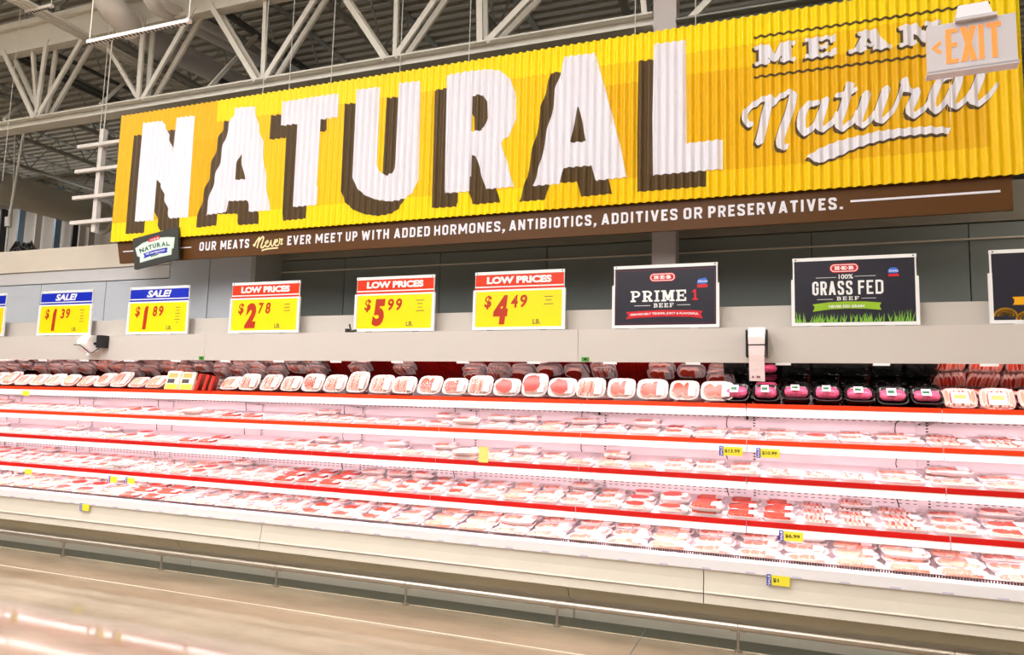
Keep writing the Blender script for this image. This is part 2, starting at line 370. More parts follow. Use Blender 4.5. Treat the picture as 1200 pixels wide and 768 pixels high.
def sans(ch, x0, x1, z0, z1, t):
    h = z1 - z0; w_ = x1 - x0
    def ln(*pts): return stroke([(x0 + a * w_, z0 + b * h) for a, b in pts], t)
    e = t / 2 / w_; k = t / 2 / h
    def bx(a, b, c, d): return [(x0 + a * w_, z0 + c * h), (x0 + b * w_, z0 + c * h), (x0 + b * w_, z0 + d * h), (x0 + a * w_, z0 + d * h)]
    V = lambda a, c=0, d=1: bx(a - e, a + e, c, d)
    Hh = lambda b, a=0, c=1: bx(a, c, b - k, b + k)
    q = .16
    O = [V(e, q, 1 - q), V(1 - e, q, 1 - q), Hh(1 - k, .25, .75), Hh(k, .25, .75)]
    cr = lambda sx, sz: ln((e if sx < 0 else 1 - e, q if sz < 0 else 1 - q), (.26 if sx < 0 else .74, k if sz < 0 else 1 - k))
    dg = lambda a, b, c, d: [(x0 + p * w_, z0 + r_ * h) for p, r_ in ((a - e * 1.05, b), (a + e * 1.05, b), (c + e * 1.05, d), (c - e * 1.05, d))]
    if ch == 'I': return [bx(.5 - e, .5 + e, 0, 1)]
    if ch == 'O': return O + cr(-1, -1) + cr(1, -1) + cr(-1, 1) + cr(1, 1) + [bx(0, 2 * e, q - .02, 1 - q + .02), bx(1 - 2 * e, 1, q - .02, 1 - q + .02)]
    if ch == 'C': return [V(e, q, 1 - q), Hh(1 - k, .25, .75), Hh(k, .25, .75)] + cr(-1, -1) + cr(1, -1) + cr(-1, 1) + cr(1, 1) + [V(1 - e, .66, 1 - q), V(1 - e, q, .34)]
    if ch == 'G': return sans('C', x0, x1, z0, z1, t) + [V(1 - e, q, .52), Hh(.5, .55, 1)]
    if ch == 'U': return [V(e, q, 1), V(1 - e, q, 1), Hh(k, .25, .75)] + cr(-1, -1) + cr(1, -1)
    if ch == 'D': return [V(e), V(1 - e, q, 1 - q), Hh(1 - k, 0, .75), Hh(k, 0, .75)] + cr(1, 1) + cr(1, -1)
    if ch == 'E': return [V(e), Hh(1 - k), Hh(k), Hh(.52, 0, .85)]
    if ch == 'F': return [V(e), Hh(1 - k), Hh(.52, 0, .85)]
    if ch == 'L': return [V(e), Hh(k)]
    if ch == 'H': return [V(e), V(1 - e), Hh(.5)]
    if ch == 'T': return [V(.5), Hh(1 - k)]
    if ch == 'P': return [V(e), Hh(1 - k, 0, .75), Hh(.45, 0, .75), V(1 - e, .58, 1 - q)] + cr(1, 1) + ln((1 - e, .6), (.74, .45))
    if ch == 'R': return sans('P', x0, x1, z0, z1, t) + [dg(.55, .46, 1 - e, 0)]
    if ch == 'B': return [V(e), Hh(1 - k, 0, .75), Hh(k, 0, .75), Hh(.52, 0, .78), V(1 - e, q, .4), V(1 - e, .64, 1 - q)] + cr(1, 1) + cr(1, -1) + ln((1 - e, .64), (.76, .52), (1 - e, .4))
    if ch == 'A': return [dg(.5, 1, e, 0), dg(.5, 1, 1 - e, 0), Hh(.27, .2, .8)]
    if ch == 'V': return [dg(.5, 0, e, 1), dg(.5, 0, 1 - e, 1)]
    if ch == 'W': return [dg(.28, 0, e * 1.05, 1), dg(.28, 0, .5, .9), dg(.72, 0, .5, .9), dg(.72, 0, 1 - e * 1.05, 1)]
    if ch == 'M': return [V(e), V(1 - e), dg(e * 1.05, 1, .5, .25), dg(1 - e * 1.05, 1, .5, .25)]
    if ch == 'N': return [V(e), V(1 - e), dg(e * 1.05, 1, 1 - e * 1.05, 0)]
    if ch == 'S': return ln((1 - e, .70), (1 - e, .84), (.74, 1 - k), (.26, 1 - k), (e, .84), (e, .68), (.3, .54), (.7, .46), (1 - e, .32), (1 - e, .16), (.74, k), (.26, k), (e, .16), (e, .30))
    if ch == '.': return [bx(0, 1, 0, t / h)]
    if ch == ',': return [bx(0, 1, 0, t / h), [(x0 + w_ * .3, z0), (x0 + w_, z0), (x0 + w_ * .3, z0 - h * .18), (x0 - w_ * .2, z0 - h * .18)]]
    return []
def sans_word(mb, word, x0, x1, z0, z1, y, mi=0, gap=.34, tr=.20):
    wts = {'I': .42, 'M': 1.4, 'W': 1.55, 'N': 1.08, '.': .40, ',': .40, 'E': .86, 'L': .82, 'F': .82, 'T': .95, 'A': 1.12, 'V': 1.1}
    ws = [wts.get(c, 1.0) for c in word]; u = (x1 - x0) / (sum(ws) + gap * (len(word) - 1)); x = x0
    for c, wd in zip(word, ws):
        P = sans(c, x, x + wd * u, z0, z1, (z1 - z0) * tr)
        if P: mb.scan(P, [], u / 14, lambda x: y, mi)
        x += (wd + gap) * u
def copy_tree(o, parent=None):
    c = o.copy(); col.objects.link(c); c.parent = parent
    for ch in list(o.children): copy_tree(ch, c)
    return c
def struct(mb, name, mats, parent=None):
    o = mb.build(name, mats, parent)
    if not parent: o['kind'] = 'structure'
    return o

# ------------------------------------------------------------------ setting: floor, walls, ceiling, column
mb = MB()
JX = -0.945
xs = [-42, -9.5, JX - 0.004, JX + 0.004, 7.6, 30]; ys = [-18, 4.572, 4.586, 5.09, 5.34, 34]
for i in range(5):
    for j in range(5):
        gap = (i == 2) or (j == 1)
        z = -0.006 if i == 2 else 0.0
        mb.add([(xs[i], ys[j], z), (xs[i + 1], ys[j], z), (xs[i + 1], ys[j + 1], z), (xs[i], ys[j + 1], z)], [(0, 1, 2, 3)], 1 if i == 2 else (2 if j == 1 else 3 if j == 3 else 0))
JOINT = mat('floor_joint_filler', (96, 84, 66), 0.6, noise=0.05)
JLINE = mat('pale_floor_line', (222, 206, 182), 0.3, noise=0.1, nscale=20)
BORDER = mat('unpolished_concrete_border', (88, 88, 70), 0.3, noise=0.12, nscale=5)
fl = struct(mb, 'floor', [FLOORM, JOINT, JLINE, BORDER])
mb = MB(); mb.box(-14, 3, 5.088, 5.096, 0.0, 0.003)
mb.build('sealant_line', JLINE, fl)

# roof deck with flutes running along x
mb = MB(); DZ = 7.75
pts = [(-20, DZ)]; y = 4.0
while y < 33:
    pts += [(y, DZ), (y + 0.02, DZ - 0.075), (y + 0.11, DZ - 0.075), (y + 0.13, DZ)]; y += 0.21
pts += [(34, DZ)]
mb.prof(pts, -45, 25, 0, closed=False)
struct(mb, 'ceiling', DECK)
FARW = mat('far_wall_paint', (168, 160, 148), 0.7, noise=0.05, nscale=1)
mb = MB(); mb.box(-45, 25, 33.9, 34.1, 0, DZ); struct(mb, 'wall_far', FARW)
mb = MB(); mb.box(-42.2, -42, -18, 34, 0, DZ); struct(mb, 'wall_left', FARW)
mb = MB(); mb.box(18, 18.2, -18, 34, 0, DZ); struct(mb, 'wall_right', FARW)
mb = MB(); mb.box(-42, 18, -18.2, -18, 0, DZ); struct(mb, 'wall_front', FARW)

# partition walls behind the case
WALLG = mat('blue_grey_wall_panel', (198, 202, 212), 0.45, noise=0.05, nscale=2)
WALLD = mat('grey_green_wall_panel', (128, 134, 132), 0.5, noise=0.05, nscale=2)
TRIMB = mat('beige_wall_cap', (226, 214, 200), 0.5, noise=0.03)
GAPM = mat('wall_joint_shadow', (70, 72, 74), 0.7, noise=0.0)
root = MB().box(-13.2, -5.62, 6.50, 6.62, 0, 3.40, 0); wl = struct(root, 'wall_back_left', GAPM)
for a, b in ((-13.2, -11.6), (-11.6, -10.25), (-10.25, -9.09), (-9.09, -7.93), (-7.93, -6.29), (-6.29, -5.62)):
    top = 2.95 if b < -6.9 else (3.395 if a < -6.9 else 3.395)
    if a < -6.9 and b > -6.9:
        MB().box(a + .006, -6.9, 6.468, 6.505, 1.5, 2.95).box(-6.9, b - .006, 6.468, 6.505, 1.5, 3.395).build('panel', WALLG, wl)
    else:
        MB().box(a + .006, b - .006, 6.468, 6.505, 1.5, top).build('panel', WALLG, wl)
MB().box(-13.2, -6.9, 6.462, 6.505, 2.962, 3.118).build('header_band', mat('lilac_grey_band', (214, 211, 214), 0.5, noise=0.03), wl)
MB().box(-13.2, -6.9, 6.44, 6.62, 3.124, 3.42).build('wall_cap', TRIMB, wl)
MB().box(-5.66, -5.60, 6.44, 6.95, 1.5, 3.4).build('corner_trim', mat('pale_corner_trim', (170, 170, 168), 0.5), wl)
wr = struct(MB().box(-5.66, 6.0, 6.94, 7.05, 0, 3.53, 0), 'wall_back_right', GAPM)
xs = [-5.64, -4.72, -3.50, -2.28, -1.02, 0.235, 1.46, 2.7, 3.9, 6.0]
for a, b in zip(xs, xs[1:]):
    MB().box(a + .005, b - .005, 6.90, 6.94, 1.5, 3.040).build('panel', WALLD, wr)
    MB().box(a + .005, b - .005, 6.90, 6.94, 3.052, 3.18).build('panel', WALLD, wr)
MB().box(-5.64, 6.0, 6.885, 6.94, 3.19, 3.53).build('header_band', mat('taupe_header', (140, 134, 122), 0.6, noise=0.03), wr)
MB().box(-5.64, 6.0, 6.875, 6.90, 3.040, 3.052).build('reveal_trim', TRIMB, wr)
# column
cm = MB(); cm.box(-1.117, -0.905, 6.40, 6.61, 0, 7.7)
cmn = mat('column_paint', (196, 186, 186), 0.5, noise=0.03)
o = cm.build('steel_column', cmn)
tag(o, 'tall square pale grey steel column passing behind the yellow sign', 'column')
MB().box(-1.22, -1.117, 6.43, 6.45, 4.93, 5.06).build('gusset_plate', cmn, o)

# far light-coloured wall panels with metal studs, upper left
fw = empty('stud_partition', (-16.5, 12.0, 0)); tag(fw, 'far pale panelled partition with bluish metal studs behind the left wall top', 'partition')
FP = mat('pale_panel', (205, 196, 188), 0.6, noise=0.04)
for i in range(9):
    MB().box(-2.6 + i * 0.62, -2.6 + i * 0.62 + 0.60, 0.1, 0.16, 0, 6.15).build('panel', FP, fw)
SM = mat('galvanised_stud', (120, 140, 158), 0.4, 0.6)
for px in (3, 24, 44, 67, 88, 96, 107):
    x = at(px, 260, 11.9).x + 16.5
    MB().box(x - .025, x + .025, -0.15, 0.0, 0, 6.5 if px in (24, 67) else 6.1).build('stud', SM if px in (24, 67) else (BLACK if px in (3, 88) else FP), fw)

# ------------------------------------------------------------------ ceiling steel
BZ, TZ = 5.235, 6.30
tr = empty('roof_truss', (-1.117, 6.4, 5.2)); tag(tr, 'pale grey roof truss running above the big yellow sign to the column', 'truss')
off = Vector((1.117, -6.4, -5.2))
def tb(mb): mb.T = Matrix.Translation(off); return mb
tb(MB()).box(-14, -1.12, 6.34, 6.52, BZ - .018, BZ).box(-14, -1.12, 6.42, 6.44, BZ - .12, BZ - .018).box(-14, -1.12, 6.34, 6.52, BZ - .13, BZ - .115).build('bottom_chord', TRUSS, tr)
tb(MB()).box(-14, 6, 6.36, 6.50, 6.60, 6.68).box(-14, 6, 6.42, 6.44, 6.28, 6.60).box(-14, 6, 6.36, 6.50, 6.22, 6.28).build('top_chord', TRUSS, tr)
def web(a, b, dbl=True, wd=.07):
    for yy in ((6.36, 6.50) if dbl else (6.43,)):
        tb(MB()).beam((a, yy, BZ - .02), (b, yy, TZ), .065 if dbl else .05, .03 if dbl else .04).build('web_member', TRUSS, tr)
for a, b, d in ((-11.25, -12.0, 1), (-11.25, -11.25, 1), (-11.25, -10.45, 1), (-9.40, -10.18, 1), (-9.42, -9.68, 0), (-9.36, -9.30, 1), (-9.34, -8.55, 1),
                (-7.56, -8.42, 0), (-7.53, -7.55, 1), (-7.46, -6.72, 1), (-5.70, -6.48, 1), (-5.66, -5.70, 0), (-5.58, -4.78, 1),
                (-3.98, -4.74, 1), (-3.90, -3.92, 0), (-3.86, -3.0, 1), (-2.87, -2.92, 1), (-2.80, -1.55, 1), (-1.2, -1.3, 0)):
    web(a, b, bool(d))
tr2 = empty('roof_truss', (-0.905, 6.4, 5.2)); tag(tr2, 'darker roof truss right of the column, mostly hidden by the yellow sign', 'truss')
m_ = MB(); m_.T = Matrix.Translation(Vector((0.905, -6.4, -5.2)))
m_.box(-0.905, 6, 6.34, 6.52, 5.11, 5.13).box(-0.905, 6, 6.42, 6.44, 5.0, 5.11); m_.build('bottom_chord', TRUSSD, tr2)
m_ = MB(); m_.T = Matrix.Translation(Vector((0.905, -6.4, -5.2))); m_.beam((-.8, 6.43, 5.13), (.4, 6.43, 6.25), .06, .04); m_.build('web_member', TRUSS, tr2)
m_ = MB(); m_.T = Matrix.Translation(Vector((0.905, -6.4, -5.2))); m_.beam((1.2, 6.43, 5.13), (.4, 6.43, 6.25), .06, .04); m_.build('web_member', TRUSS, tr2)
# joists running away from the camera
JN = {0: 'leftmost', 1: 'second from the left'}
ordw = ['first', 'second', 'third', 'fourth', 'fifth', 'sixth', 'seventh', 'eighth', 'ninth', 'tenth', 'eleventh', 'twelfth', 'thirteenth', 'fourteenth', 'fifteenth', 'sixteenth', 'seventeenth', 'eighteenth', 'nineteenth']
tens = {2: 'twenty', 3: 'thirty', 4: 'forty', 5: 'fifty', 6: 'sixty'}
def ordn(n):
    if n <= 19: return ordw[n - 1]
    t, u = divmod(n, 10)
    if u == 0: return tens[t][:-1] + 'ieth'
    return tens[t] + '-' + ordw[u - 1]
jx = [-1.9 - 1.83 * i for i in range(12)]
for i, x in enumerate(jx):
    j = empty('roof_joist', (x, 6.4, 6.75)); tag(j, '%s open web roof joist left of the column, running away under the deck' % ordn(i + 1), 'joist', 'open web joists under the roof deck')
    MB().box(-.05, .05, 0, 26, -.02, .04).build('bottom_chord', TRUSSD, j)
    MB().box(-.05, .05, 0, 26, .90, .96).build('top_chord', TRUSSD, j)
    m_ = MB(); y = 0.0; k = 0
    while y < 25.4:
        a, b = (0.0, .93) if k % 2 == 0 else (.93, 0.0)
        m_.beam((0, y, a), (0, y + .6, b), .02, .02); y += .6; k += 1
    m_.build('web_rods', TRUSSD, j)
# second line of trusses / girders parallel to the first, farther back
for yy, nm in ((13.5, 'middle'), (21, 'far')):
    g = empty('roof_girder', (-10, yy, 6.3)); tag(g, '%s distant girder crossing under the roof joists' % nm, 'beam')
    MB().box(-22, 14, -.08, .08, -.02, .02).box(-22, 14, -.01, .01, .02, .36).box(-22, 14, -.08, .08, .36, .40).build('beam_section', TRUSSD, g)
    for k in range(10): MB().beam((-20 + k * 3, 0, 0), (-18.8 + k * 3, 0, -1.0), .06, .06).beam((-20 + k * 3, 0, -1), (-18.8 + k * 3, 0, -1.0), .06, .06).build('web_member', TRUSSD, g)
# knee braces from bottom chord up to the joists
for i, (a, b) in enumerate((((5, 140), (33, 117)), ((118, 122), (163, 82)), ((245, 103), (302, 40)), ((571, 50), (640, -10)))):
    p = at(*a, 6.5); q = at(*b, 7.6)
    o = MB().beam(p, q, .045, .045).build('knee_brace', TRUSS)
    tag(o, '%s diagonal brace from the left, rising behind the truss bottom chord' % ordn(i + 1), 'brace', 'diagonal braces behind the truss')
# ducts
d1 = MB(); d1.tube([at(118, -60, 5.85), at(126, 0, 5.9), at(133, 12, 5.95), at(150, 28, 6.25), at(170, 42, 6.7), at(292, 105, 9.8), at(330, 125, 11.5)], [.17, .17, .17, .17, .17, .17, .17], 16)
o = d1.build('air_duct', DUCTM); tag(o, 'thick round white duct with an elbow at the top left', 'duct')
m_ = MB(); m_.tube([at(150, 28, 6.25), at(153.5, 30.5, 6.33)], .185, 16); m_.build('duct_collar', DUCTM, o)
d2 = MB(); d2.tube([at(172, -40, 5.85), at(174, -4, 5.9), at(180, 6, 6.0), at(196, 16, 6.3), at(330, 84, 9.8), at(420, 120, 13)], .085, 12)
o = d2.build('pipe', DUCTM); tag(o, 'thin white pipe bending beside the thick duct elbow, left of a pair', 'pipe')
d2 = MB(); d2.tube([at(184, -40, 5.95), at(186, -4, 6.0), at(192, 4, 6.1), at(208, 13, 6.4), at(345, 82, 9.9), at(440, 120, 13)], .07, 12)
o = d2.build('pipe', DUCTM); tag(o, 'thinner white pipe right of its twin beside the duct elbow', 'pipe')
dd = MB(); A = Vector((-14.0, 7.0, 5.42)); Bp = Vector((-14.0, 11.2, 5.42)); dd.tube([A, Bp], .31, 20)
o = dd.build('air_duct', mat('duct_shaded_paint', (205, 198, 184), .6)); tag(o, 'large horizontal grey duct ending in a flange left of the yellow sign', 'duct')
MB().tube([(-14, 11.16, 5.42), (-14, 11.22, 5.42)], .40, 20).build('end_flange', TRUSS, o)
# conduits
cz = 6.05
p0 = atz(45, 12, cz)
for i in range(4):
    x = p0.x - .12 + i * .065
    o = MB().tube([(x, 3.0, cz), (x, 24, cz)], .016, 6).build('conduit', TRUSS)
    tag(o, '%s of four parallel pale conduits running away at the upper left' % ordn(i + 1), 'conduit', 'parallel conduits upper left')
for i, (px, py, z, r) in enumerate(((5, 62, 6.5, .035), (80, 70, 6.5, .03), (300, 40, 6.6, .05), (95, 98, 6.4, .03), (200, 60, 6.6, .05))):
    p = atz(px, py, z)
    o = MB().tube([(p.x, 6.7, z), (p.x, 26, z)], r, 6).build('pipe', mat('dark_pipe_paint', (84, 84, 80), .6))
    tag(o, '%s dark pipe running away between the roof joists' % ordn(i + 1), 'pipe', 'dark pipes under the deck')
# trapeze hangers
for a, b, Y, lab in (((32, 15.5), (57, 10.5), None, 'short'), ((103, 51), (223, 27), 4.9, 'long')):
    if Y is None: P = atz(*a, cz - .04); Q = Vector((P.x + .42, P.y, P.z)); P.x -= .02
    else: P = at(*a, Y); Q = at(*b, Y)
    z = (P.z + Q.z) / 2
    t = empty('trapeze_hanger', (P.x, P.y, z)); L = Q.x - P.x
    tag(t, '%s slotted white channel hanger hung from rods at the upper left' % lab, 'hanger')
    MB().box(0, L, -.02, .02, 0, .035).build('slotted_channel', DUCTM, t)
    m_ = MB()
    n = int(L / .05)
    for k in range(n): m_.box(.01 + k * .05, .035 + k * .05, -.015, .015, -.004, 0)
    m_.build('channel_slots', CHAR, t, kind='stuff')
    for xx in (.02, L - .02): MB().tube([(xx, 0, 0), (xx, 0, 7.6 - z)], .006, 6).build('hanger_rod', TRUSS, t)
# hanging strut behind left sign edge
t = empty('strut_frame', (-8.0, 6.1, 3.3)); tag(t, 'white upright post with four crossbars hanging beside the yellow sign left edge', 'frame')
px = at(122, 152, 6.1); pb = at(110, 280, 6.1)
MB().box(px.x + 8.0 - .032, px.x + 8.0 + .032, -.03, .03, pb.z - 3.3 + .08, px.z - 3.3).build('post', DUCTM, t)
for (u, v) in ((93, 173), (90, 202), (87, 233), (84, 262)):
    q = at(u, v, 6.06); MB().box(q.x + 8, q.x + 8 + 1.3, -.07, -.03, q.z - 3.3 - .02, q.z - 3.3 + .02).build('crossbar', DUCTM, t)
MB().tube([(px.x + 8, 0, px.z - 3.3), (px.x + 8, 0, 2.9)], .008, 6).build('hanger_rod', TRUSS, t)
# hanging rod with cable far left
o = MB().tube([at(29, 150, 7.5), at(10, 262, 7.5)], .022, 8).tube([at(18, 150, 7.55), at(14, 255, 7.55)], .008, 6).tube([at(10, 255, 7.5), at(9.5, 266, 7.5)], .05, 8).tube([at(10, 262, 7.5), at(6, 300, 7.5)], .015, 6).build('drop_rod', TRUSS)
tag(o, 'grey drop rod with a junction knuckle hanging above the left wall', 'rod')
o = MB()
rng = random.Random(5)
for k in range(16):
    a = Vector((rng.uniform(-9.85, -9.35), rng.uniform(6.48, 6.58), 3.43)); b = Vector((rng.uniform(-9.85, -9.35), rng.uniform(6.48, 6.58), 3.43))
    o.tube([a, (a + b) / 2 + Vector((0, 0, rng.uniform(.05, .14))), b], .011, 5)
o = o.build('cable_bundle', BLACK); tag(o, 'tangle of dark cables lying on top of the left wall', 'cables')
# sign hanger wires
for i, (x, y, Y) in enumerate(((8, 155, 5.93), (118, 137, 5.93), (307, 110, 5.93), (338, 105, 5.93), (387, 100, 5.93), (468, 84, 5.93), (549, 70, 5.93), (744, 40, 5.93), (815, 30, 5.93))):
    p = at(x, y, Y); zb = 4.80 if p.x > -7.26 else 4.2
    o = MB().tube([(p.x, Y + .01, zb), (p.x, Y + .01, 7.7)], .004, 5).build('hanger_wire', mat('bright_wire', (215, 212, 205), .4))
    tag(o, '%s thin hanger wire from the left above the yellow sign' % ordn(i + 1), 'wire', 'thin wires holding the sign')

# ------------------------------------------------------------------ big corrugated sign
SY = 5.93; PITCH = 0.0702; AMP = 0.014
SX0, SX1, SZ0, SZ1 = -7.262, 1.64, 3.295, 4.81
def corr(x, o=0.0): return SY - AMP * math.sin(2 * math.pi * (x - SX0) / PITCH) - o
DXS = PITCH / 8
sg = empty('corrugated_sign', (0, 0, 0)); tag(sg, 'long yellow corrugated metal wall sign reading NATURAL MEANS Natural', 'sign')
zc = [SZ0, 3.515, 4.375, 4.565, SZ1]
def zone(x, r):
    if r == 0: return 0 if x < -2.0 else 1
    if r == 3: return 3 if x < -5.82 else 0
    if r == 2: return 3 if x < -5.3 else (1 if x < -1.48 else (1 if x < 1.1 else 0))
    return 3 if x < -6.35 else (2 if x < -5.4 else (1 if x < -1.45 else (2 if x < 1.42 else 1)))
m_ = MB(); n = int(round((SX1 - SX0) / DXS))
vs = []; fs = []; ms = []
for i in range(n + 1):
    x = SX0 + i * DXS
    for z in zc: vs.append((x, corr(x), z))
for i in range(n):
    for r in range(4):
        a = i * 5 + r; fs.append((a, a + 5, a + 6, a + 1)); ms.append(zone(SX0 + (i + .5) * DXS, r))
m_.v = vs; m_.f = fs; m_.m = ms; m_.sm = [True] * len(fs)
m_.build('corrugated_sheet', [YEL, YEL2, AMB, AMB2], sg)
MB().box(SX0 + .05, SX1 - .05, SY + .02, SY + .05, SZ0 + .1, SZ0 + .16).box(SX0 + .05, SX1 - .05, SY + .02, SY + .05, SZ1 - .2, SZ1 - .14).build('back_rail', TRUSS, sg)
def zf(ox, oy, sc):
    return lambda *pts: [(lambda q: (q.x, q.z))(at(ox + u / sc, oy + v / sc, SY)) for u, v in pts]
z1 = zf(130, 120, 4.517); zA = zf(120, 60, 3.2); zT = zf(300, 80, 3.84); zR = zf(490, 60, 3.84); zL = zf(600, 30, 3.657)
letters = [
 ('N', [z1((175, 110), (275, 98), (300, 150), (335, 275), (350, 82), (450, 70), (432, 340), (413, 608), (312, 615), (290, 525), (270, 450), (248, 408), (240, 520), (232, 625), (132, 632), (152, 380))], []),
 ('A', [zA((500, 213), (572, 207), (588, 290), (605, 350), (605, 390), (614, 480), (628, 597), (552, 603), (543, 560), (470, 563), (462, 605), (387, 615), (400, 560), (418, 490), (440, 420), (445, 385), (462, 330), (470, 290), (490, 240))], [zA((520, 382), (534, 480), (497, 484), (503, 430))]),
 ('T', [zT((118, 152), (375, 112), (372, 218), (295, 232), (275, 615), (170, 625), (190, 250), (112, 260))], []),
 ('U', [zT((455, 97), (557, 85), (546, 430), (556, 465), (585, 483), (612, 474), (628, 430), (645, 68), (742, 57), (730, 500), (715, 545), (680, 582), (645, 594), (600, 600), (540, 592), (490, 572), (450, 535), (437, 490))], []),
 ('R', [zR((130, 108), (230, 90), (310, 82), (370, 88), (415, 125), (440, 190), (440, 300), (418, 370), (372, 412), (398, 490), (430, 610), (305, 622), (275, 520), (262, 475), (240, 465), (232, 632), (117, 640), (122, 400))], [zR((246, 202), (275, 196), (295, 202), (310, 225), (312, 300), (298, 345), (275, 358), (242, 360))]),
 ('A', [zL((228, 133), (357, 118), (400, 270), (445, 440), (470, 540), (492, 650), (358, 665), (343, 600), (222, 610), (205, 678), (90, 688), (125, 580), (148, 460), (180, 340), (182, 285), (205, 215))], [zL((285, 343), (303, 420), (318, 497), (250, 502), (270, 400))]),
 ('L', [zL((605, 80), (745, 62), (745, 505), (903, 488), (903, 615), (600, 642), (601, 400))], [])]
for nm, P, H in letters:
    sh = [[(x - .130, z - .135) for x, z in p] for p in P]; shh = [[(x - .130, z - .135) for x, z in p] for p in H]
    MB().scan(sh, shh, DXS, lambda x: corr(x, .0012), 0, SX0).build('letter_shadow', SBROWN, sg)
    MB().scan(P, H, DXS, lambda x: corr(x, .0026), 0, SX0).build('letter', SWHITE, sg)
# MEANS
mp, mh, sp = [], [], []
for ch, a, b in (('M', -.205, .108), ('E', .178, .420), ('A', .495, .800), ('N', .848, 1.135), ('S', 1.20, 1.44)):
    P, H = slab(ch, a, b, 4.375, 4.545, .3, .2)
    P = [[(x, z - .006 * (x + .2)) for x, z in p] for p in P]
    MB().scan([[(x - .018, z - .022) for x, z in p] for p in P], [], DXS / 2, lambda x: corr(x, .0012), 0, SX0).build('letter_shadow', SBROWN, sg)
    MB().scan(P, [], DXS / 2, lambda x: corr(x, .0026), 0, SX0).build('letter', SWHITE, sg)
for z in (4.618, 4.275):
    MB().scan([[(-.21, z - .010), (1.45, z - .015), (1.45, z + .007), (-.21, z + .010)]], [], DXS / 2, lambda x: corr(x, .0015), 0, SX0).build('printed_line', SBROWN, sg)
# script word
z5 = zf(860, 80, 6.4); z6 = zf(1000, 60, 5.485)
U5 = 0.0067 / 6.4; U6 = 0.0067 / 5.485
def st(zfun, pts, ws, sc): return stroke(smooth_pts([(*zfun(p)[0], w_ * sc) for p, w_ in zip(pts, ws)])and [q[:2] for q in smooth_pts([(*zfun(p)[0], w_ * sc) for p, w_ in zip(pts, ws)])], [q[2] for q in smooth_pts([(*zfun(p)[0], w_ * sc) for p, w_ in zip(pts, ws)])])
W = []
W += st(z5, [(135, 425), (105, 415), (82, 375), (92, 325), (150, 275), (215, 235), (265, 222), (292, 245)], [40, 46, 44, 42, 44, 44, 46, 60], U5)
W += st(z5, [(268, 240), (240, 350), (212, 470), (190, 562)], [62, 64, 64, 66], U5)
W += st(z5, [(275, 285), (330, 230), (390, 190), (430, 178), (448, 200)], [36, 40, 42, 40, 50], U5)
W += st(z5, [(448, 195), (425, 300), (385, 420), (350, 520), (352, 575), (378, 600)], [56, 62, 62, 62, 60, 40], U5)
W += st(z5, [(385, 592), (405, 570)], [48, 14], U5)
W += st(z5, [(635, 265), (590, 262), (548, 285), (512, 350), (505, 430), (528, 478), (565, 470), (608, 420), (650, 320)], [40, 44, 52, 60, 62, 56, 44, 34, 30], U5)
W += st(z5, [(690, 228), (670, 310), (640, 400), (650, 455), (700, 440), (745, 395), (775, 330)], [56, 56, 56, 50, 42, 34, 26], U5)
W += st(z5, [(875, 112), (850, 200), (815, 320), (785, 405), (805, 448), (850, 432), (900, 385), (925, 320)], [60, 58, 58, 56, 52, 44, 34, 26], U5)
W += st(z5, [(765, 212), (830, 190), (925, 158)], [34, 42, 30], U5)
W += st(z5, [(1000, 185), (975, 270), (940, 370), (945, 415), (985, 420), (1030, 375), (1062, 320)], [62, 60, 58, 52, 44, 34, 26], U5)
W += st(z6, [(215, 235), (190, 310), (160, 400), (168, 445), (210, 430), (262, 370), (300, 280), (322, 215)], [50, 50, 50, 44, 34, 26, 24, 28], U6)
W += st(z6, [(330, 180), (328, 205), (345, 245), (385, 255), (410, 252)], [34, 44, 38, 34, 36], U6)
W += st(z6, [(410, 255), (385, 320), (362, 370), (380, 410), (425, 395), (470, 350), (500, 300)], [48, 48, 48, 44, 34, 26, 22], U6)
W += st(z6, [(632, 170), (590, 165), (548, 205), (510, 290), (505, 350), (530, 380), (565, 360), (605, 300), (640, 220)], [34, 38, 44, 48, 48, 44, 34, 28, 26], U6)
W += st(z6, [(690, 140), (665, 220), (635, 305), (642, 350), (685, 345), (730, 300), (760, 250)], [44, 48, 48, 42, 34, 26, 22], U6)
W += st(z6, [(885, -10), (850, 80), (810, 180), (770, 285), (782, 330), (825, 325), (880, 275), (930, 205)], [46, 50, 50, 50, 46, 36, 28, 20], U6)
W += [z5((542, 664), (640, 604), (760, 553), (900, 516), (1040, 486))[:] + zf(1000, 60, 5.485)((120, 520), (300, 497), (480, 484), (628, 492), (612, 530), (480, 532), (300, 548), (120, 590), (0, 630)) + z5((800, 655), (700, 690), (640, 715))]
MB().scan([[(x - .014, z - .024) for x, z in p] for p in W], [], DXS / 2, lambda x: corr(x, .0014), 0, SX0).build('script_shadow', SBROWN, sg)
MB().scan(W, [], DXS / 2, lambda x: corr(x, .0028), 0, SX0).build('script_word', SWHITE, sg)

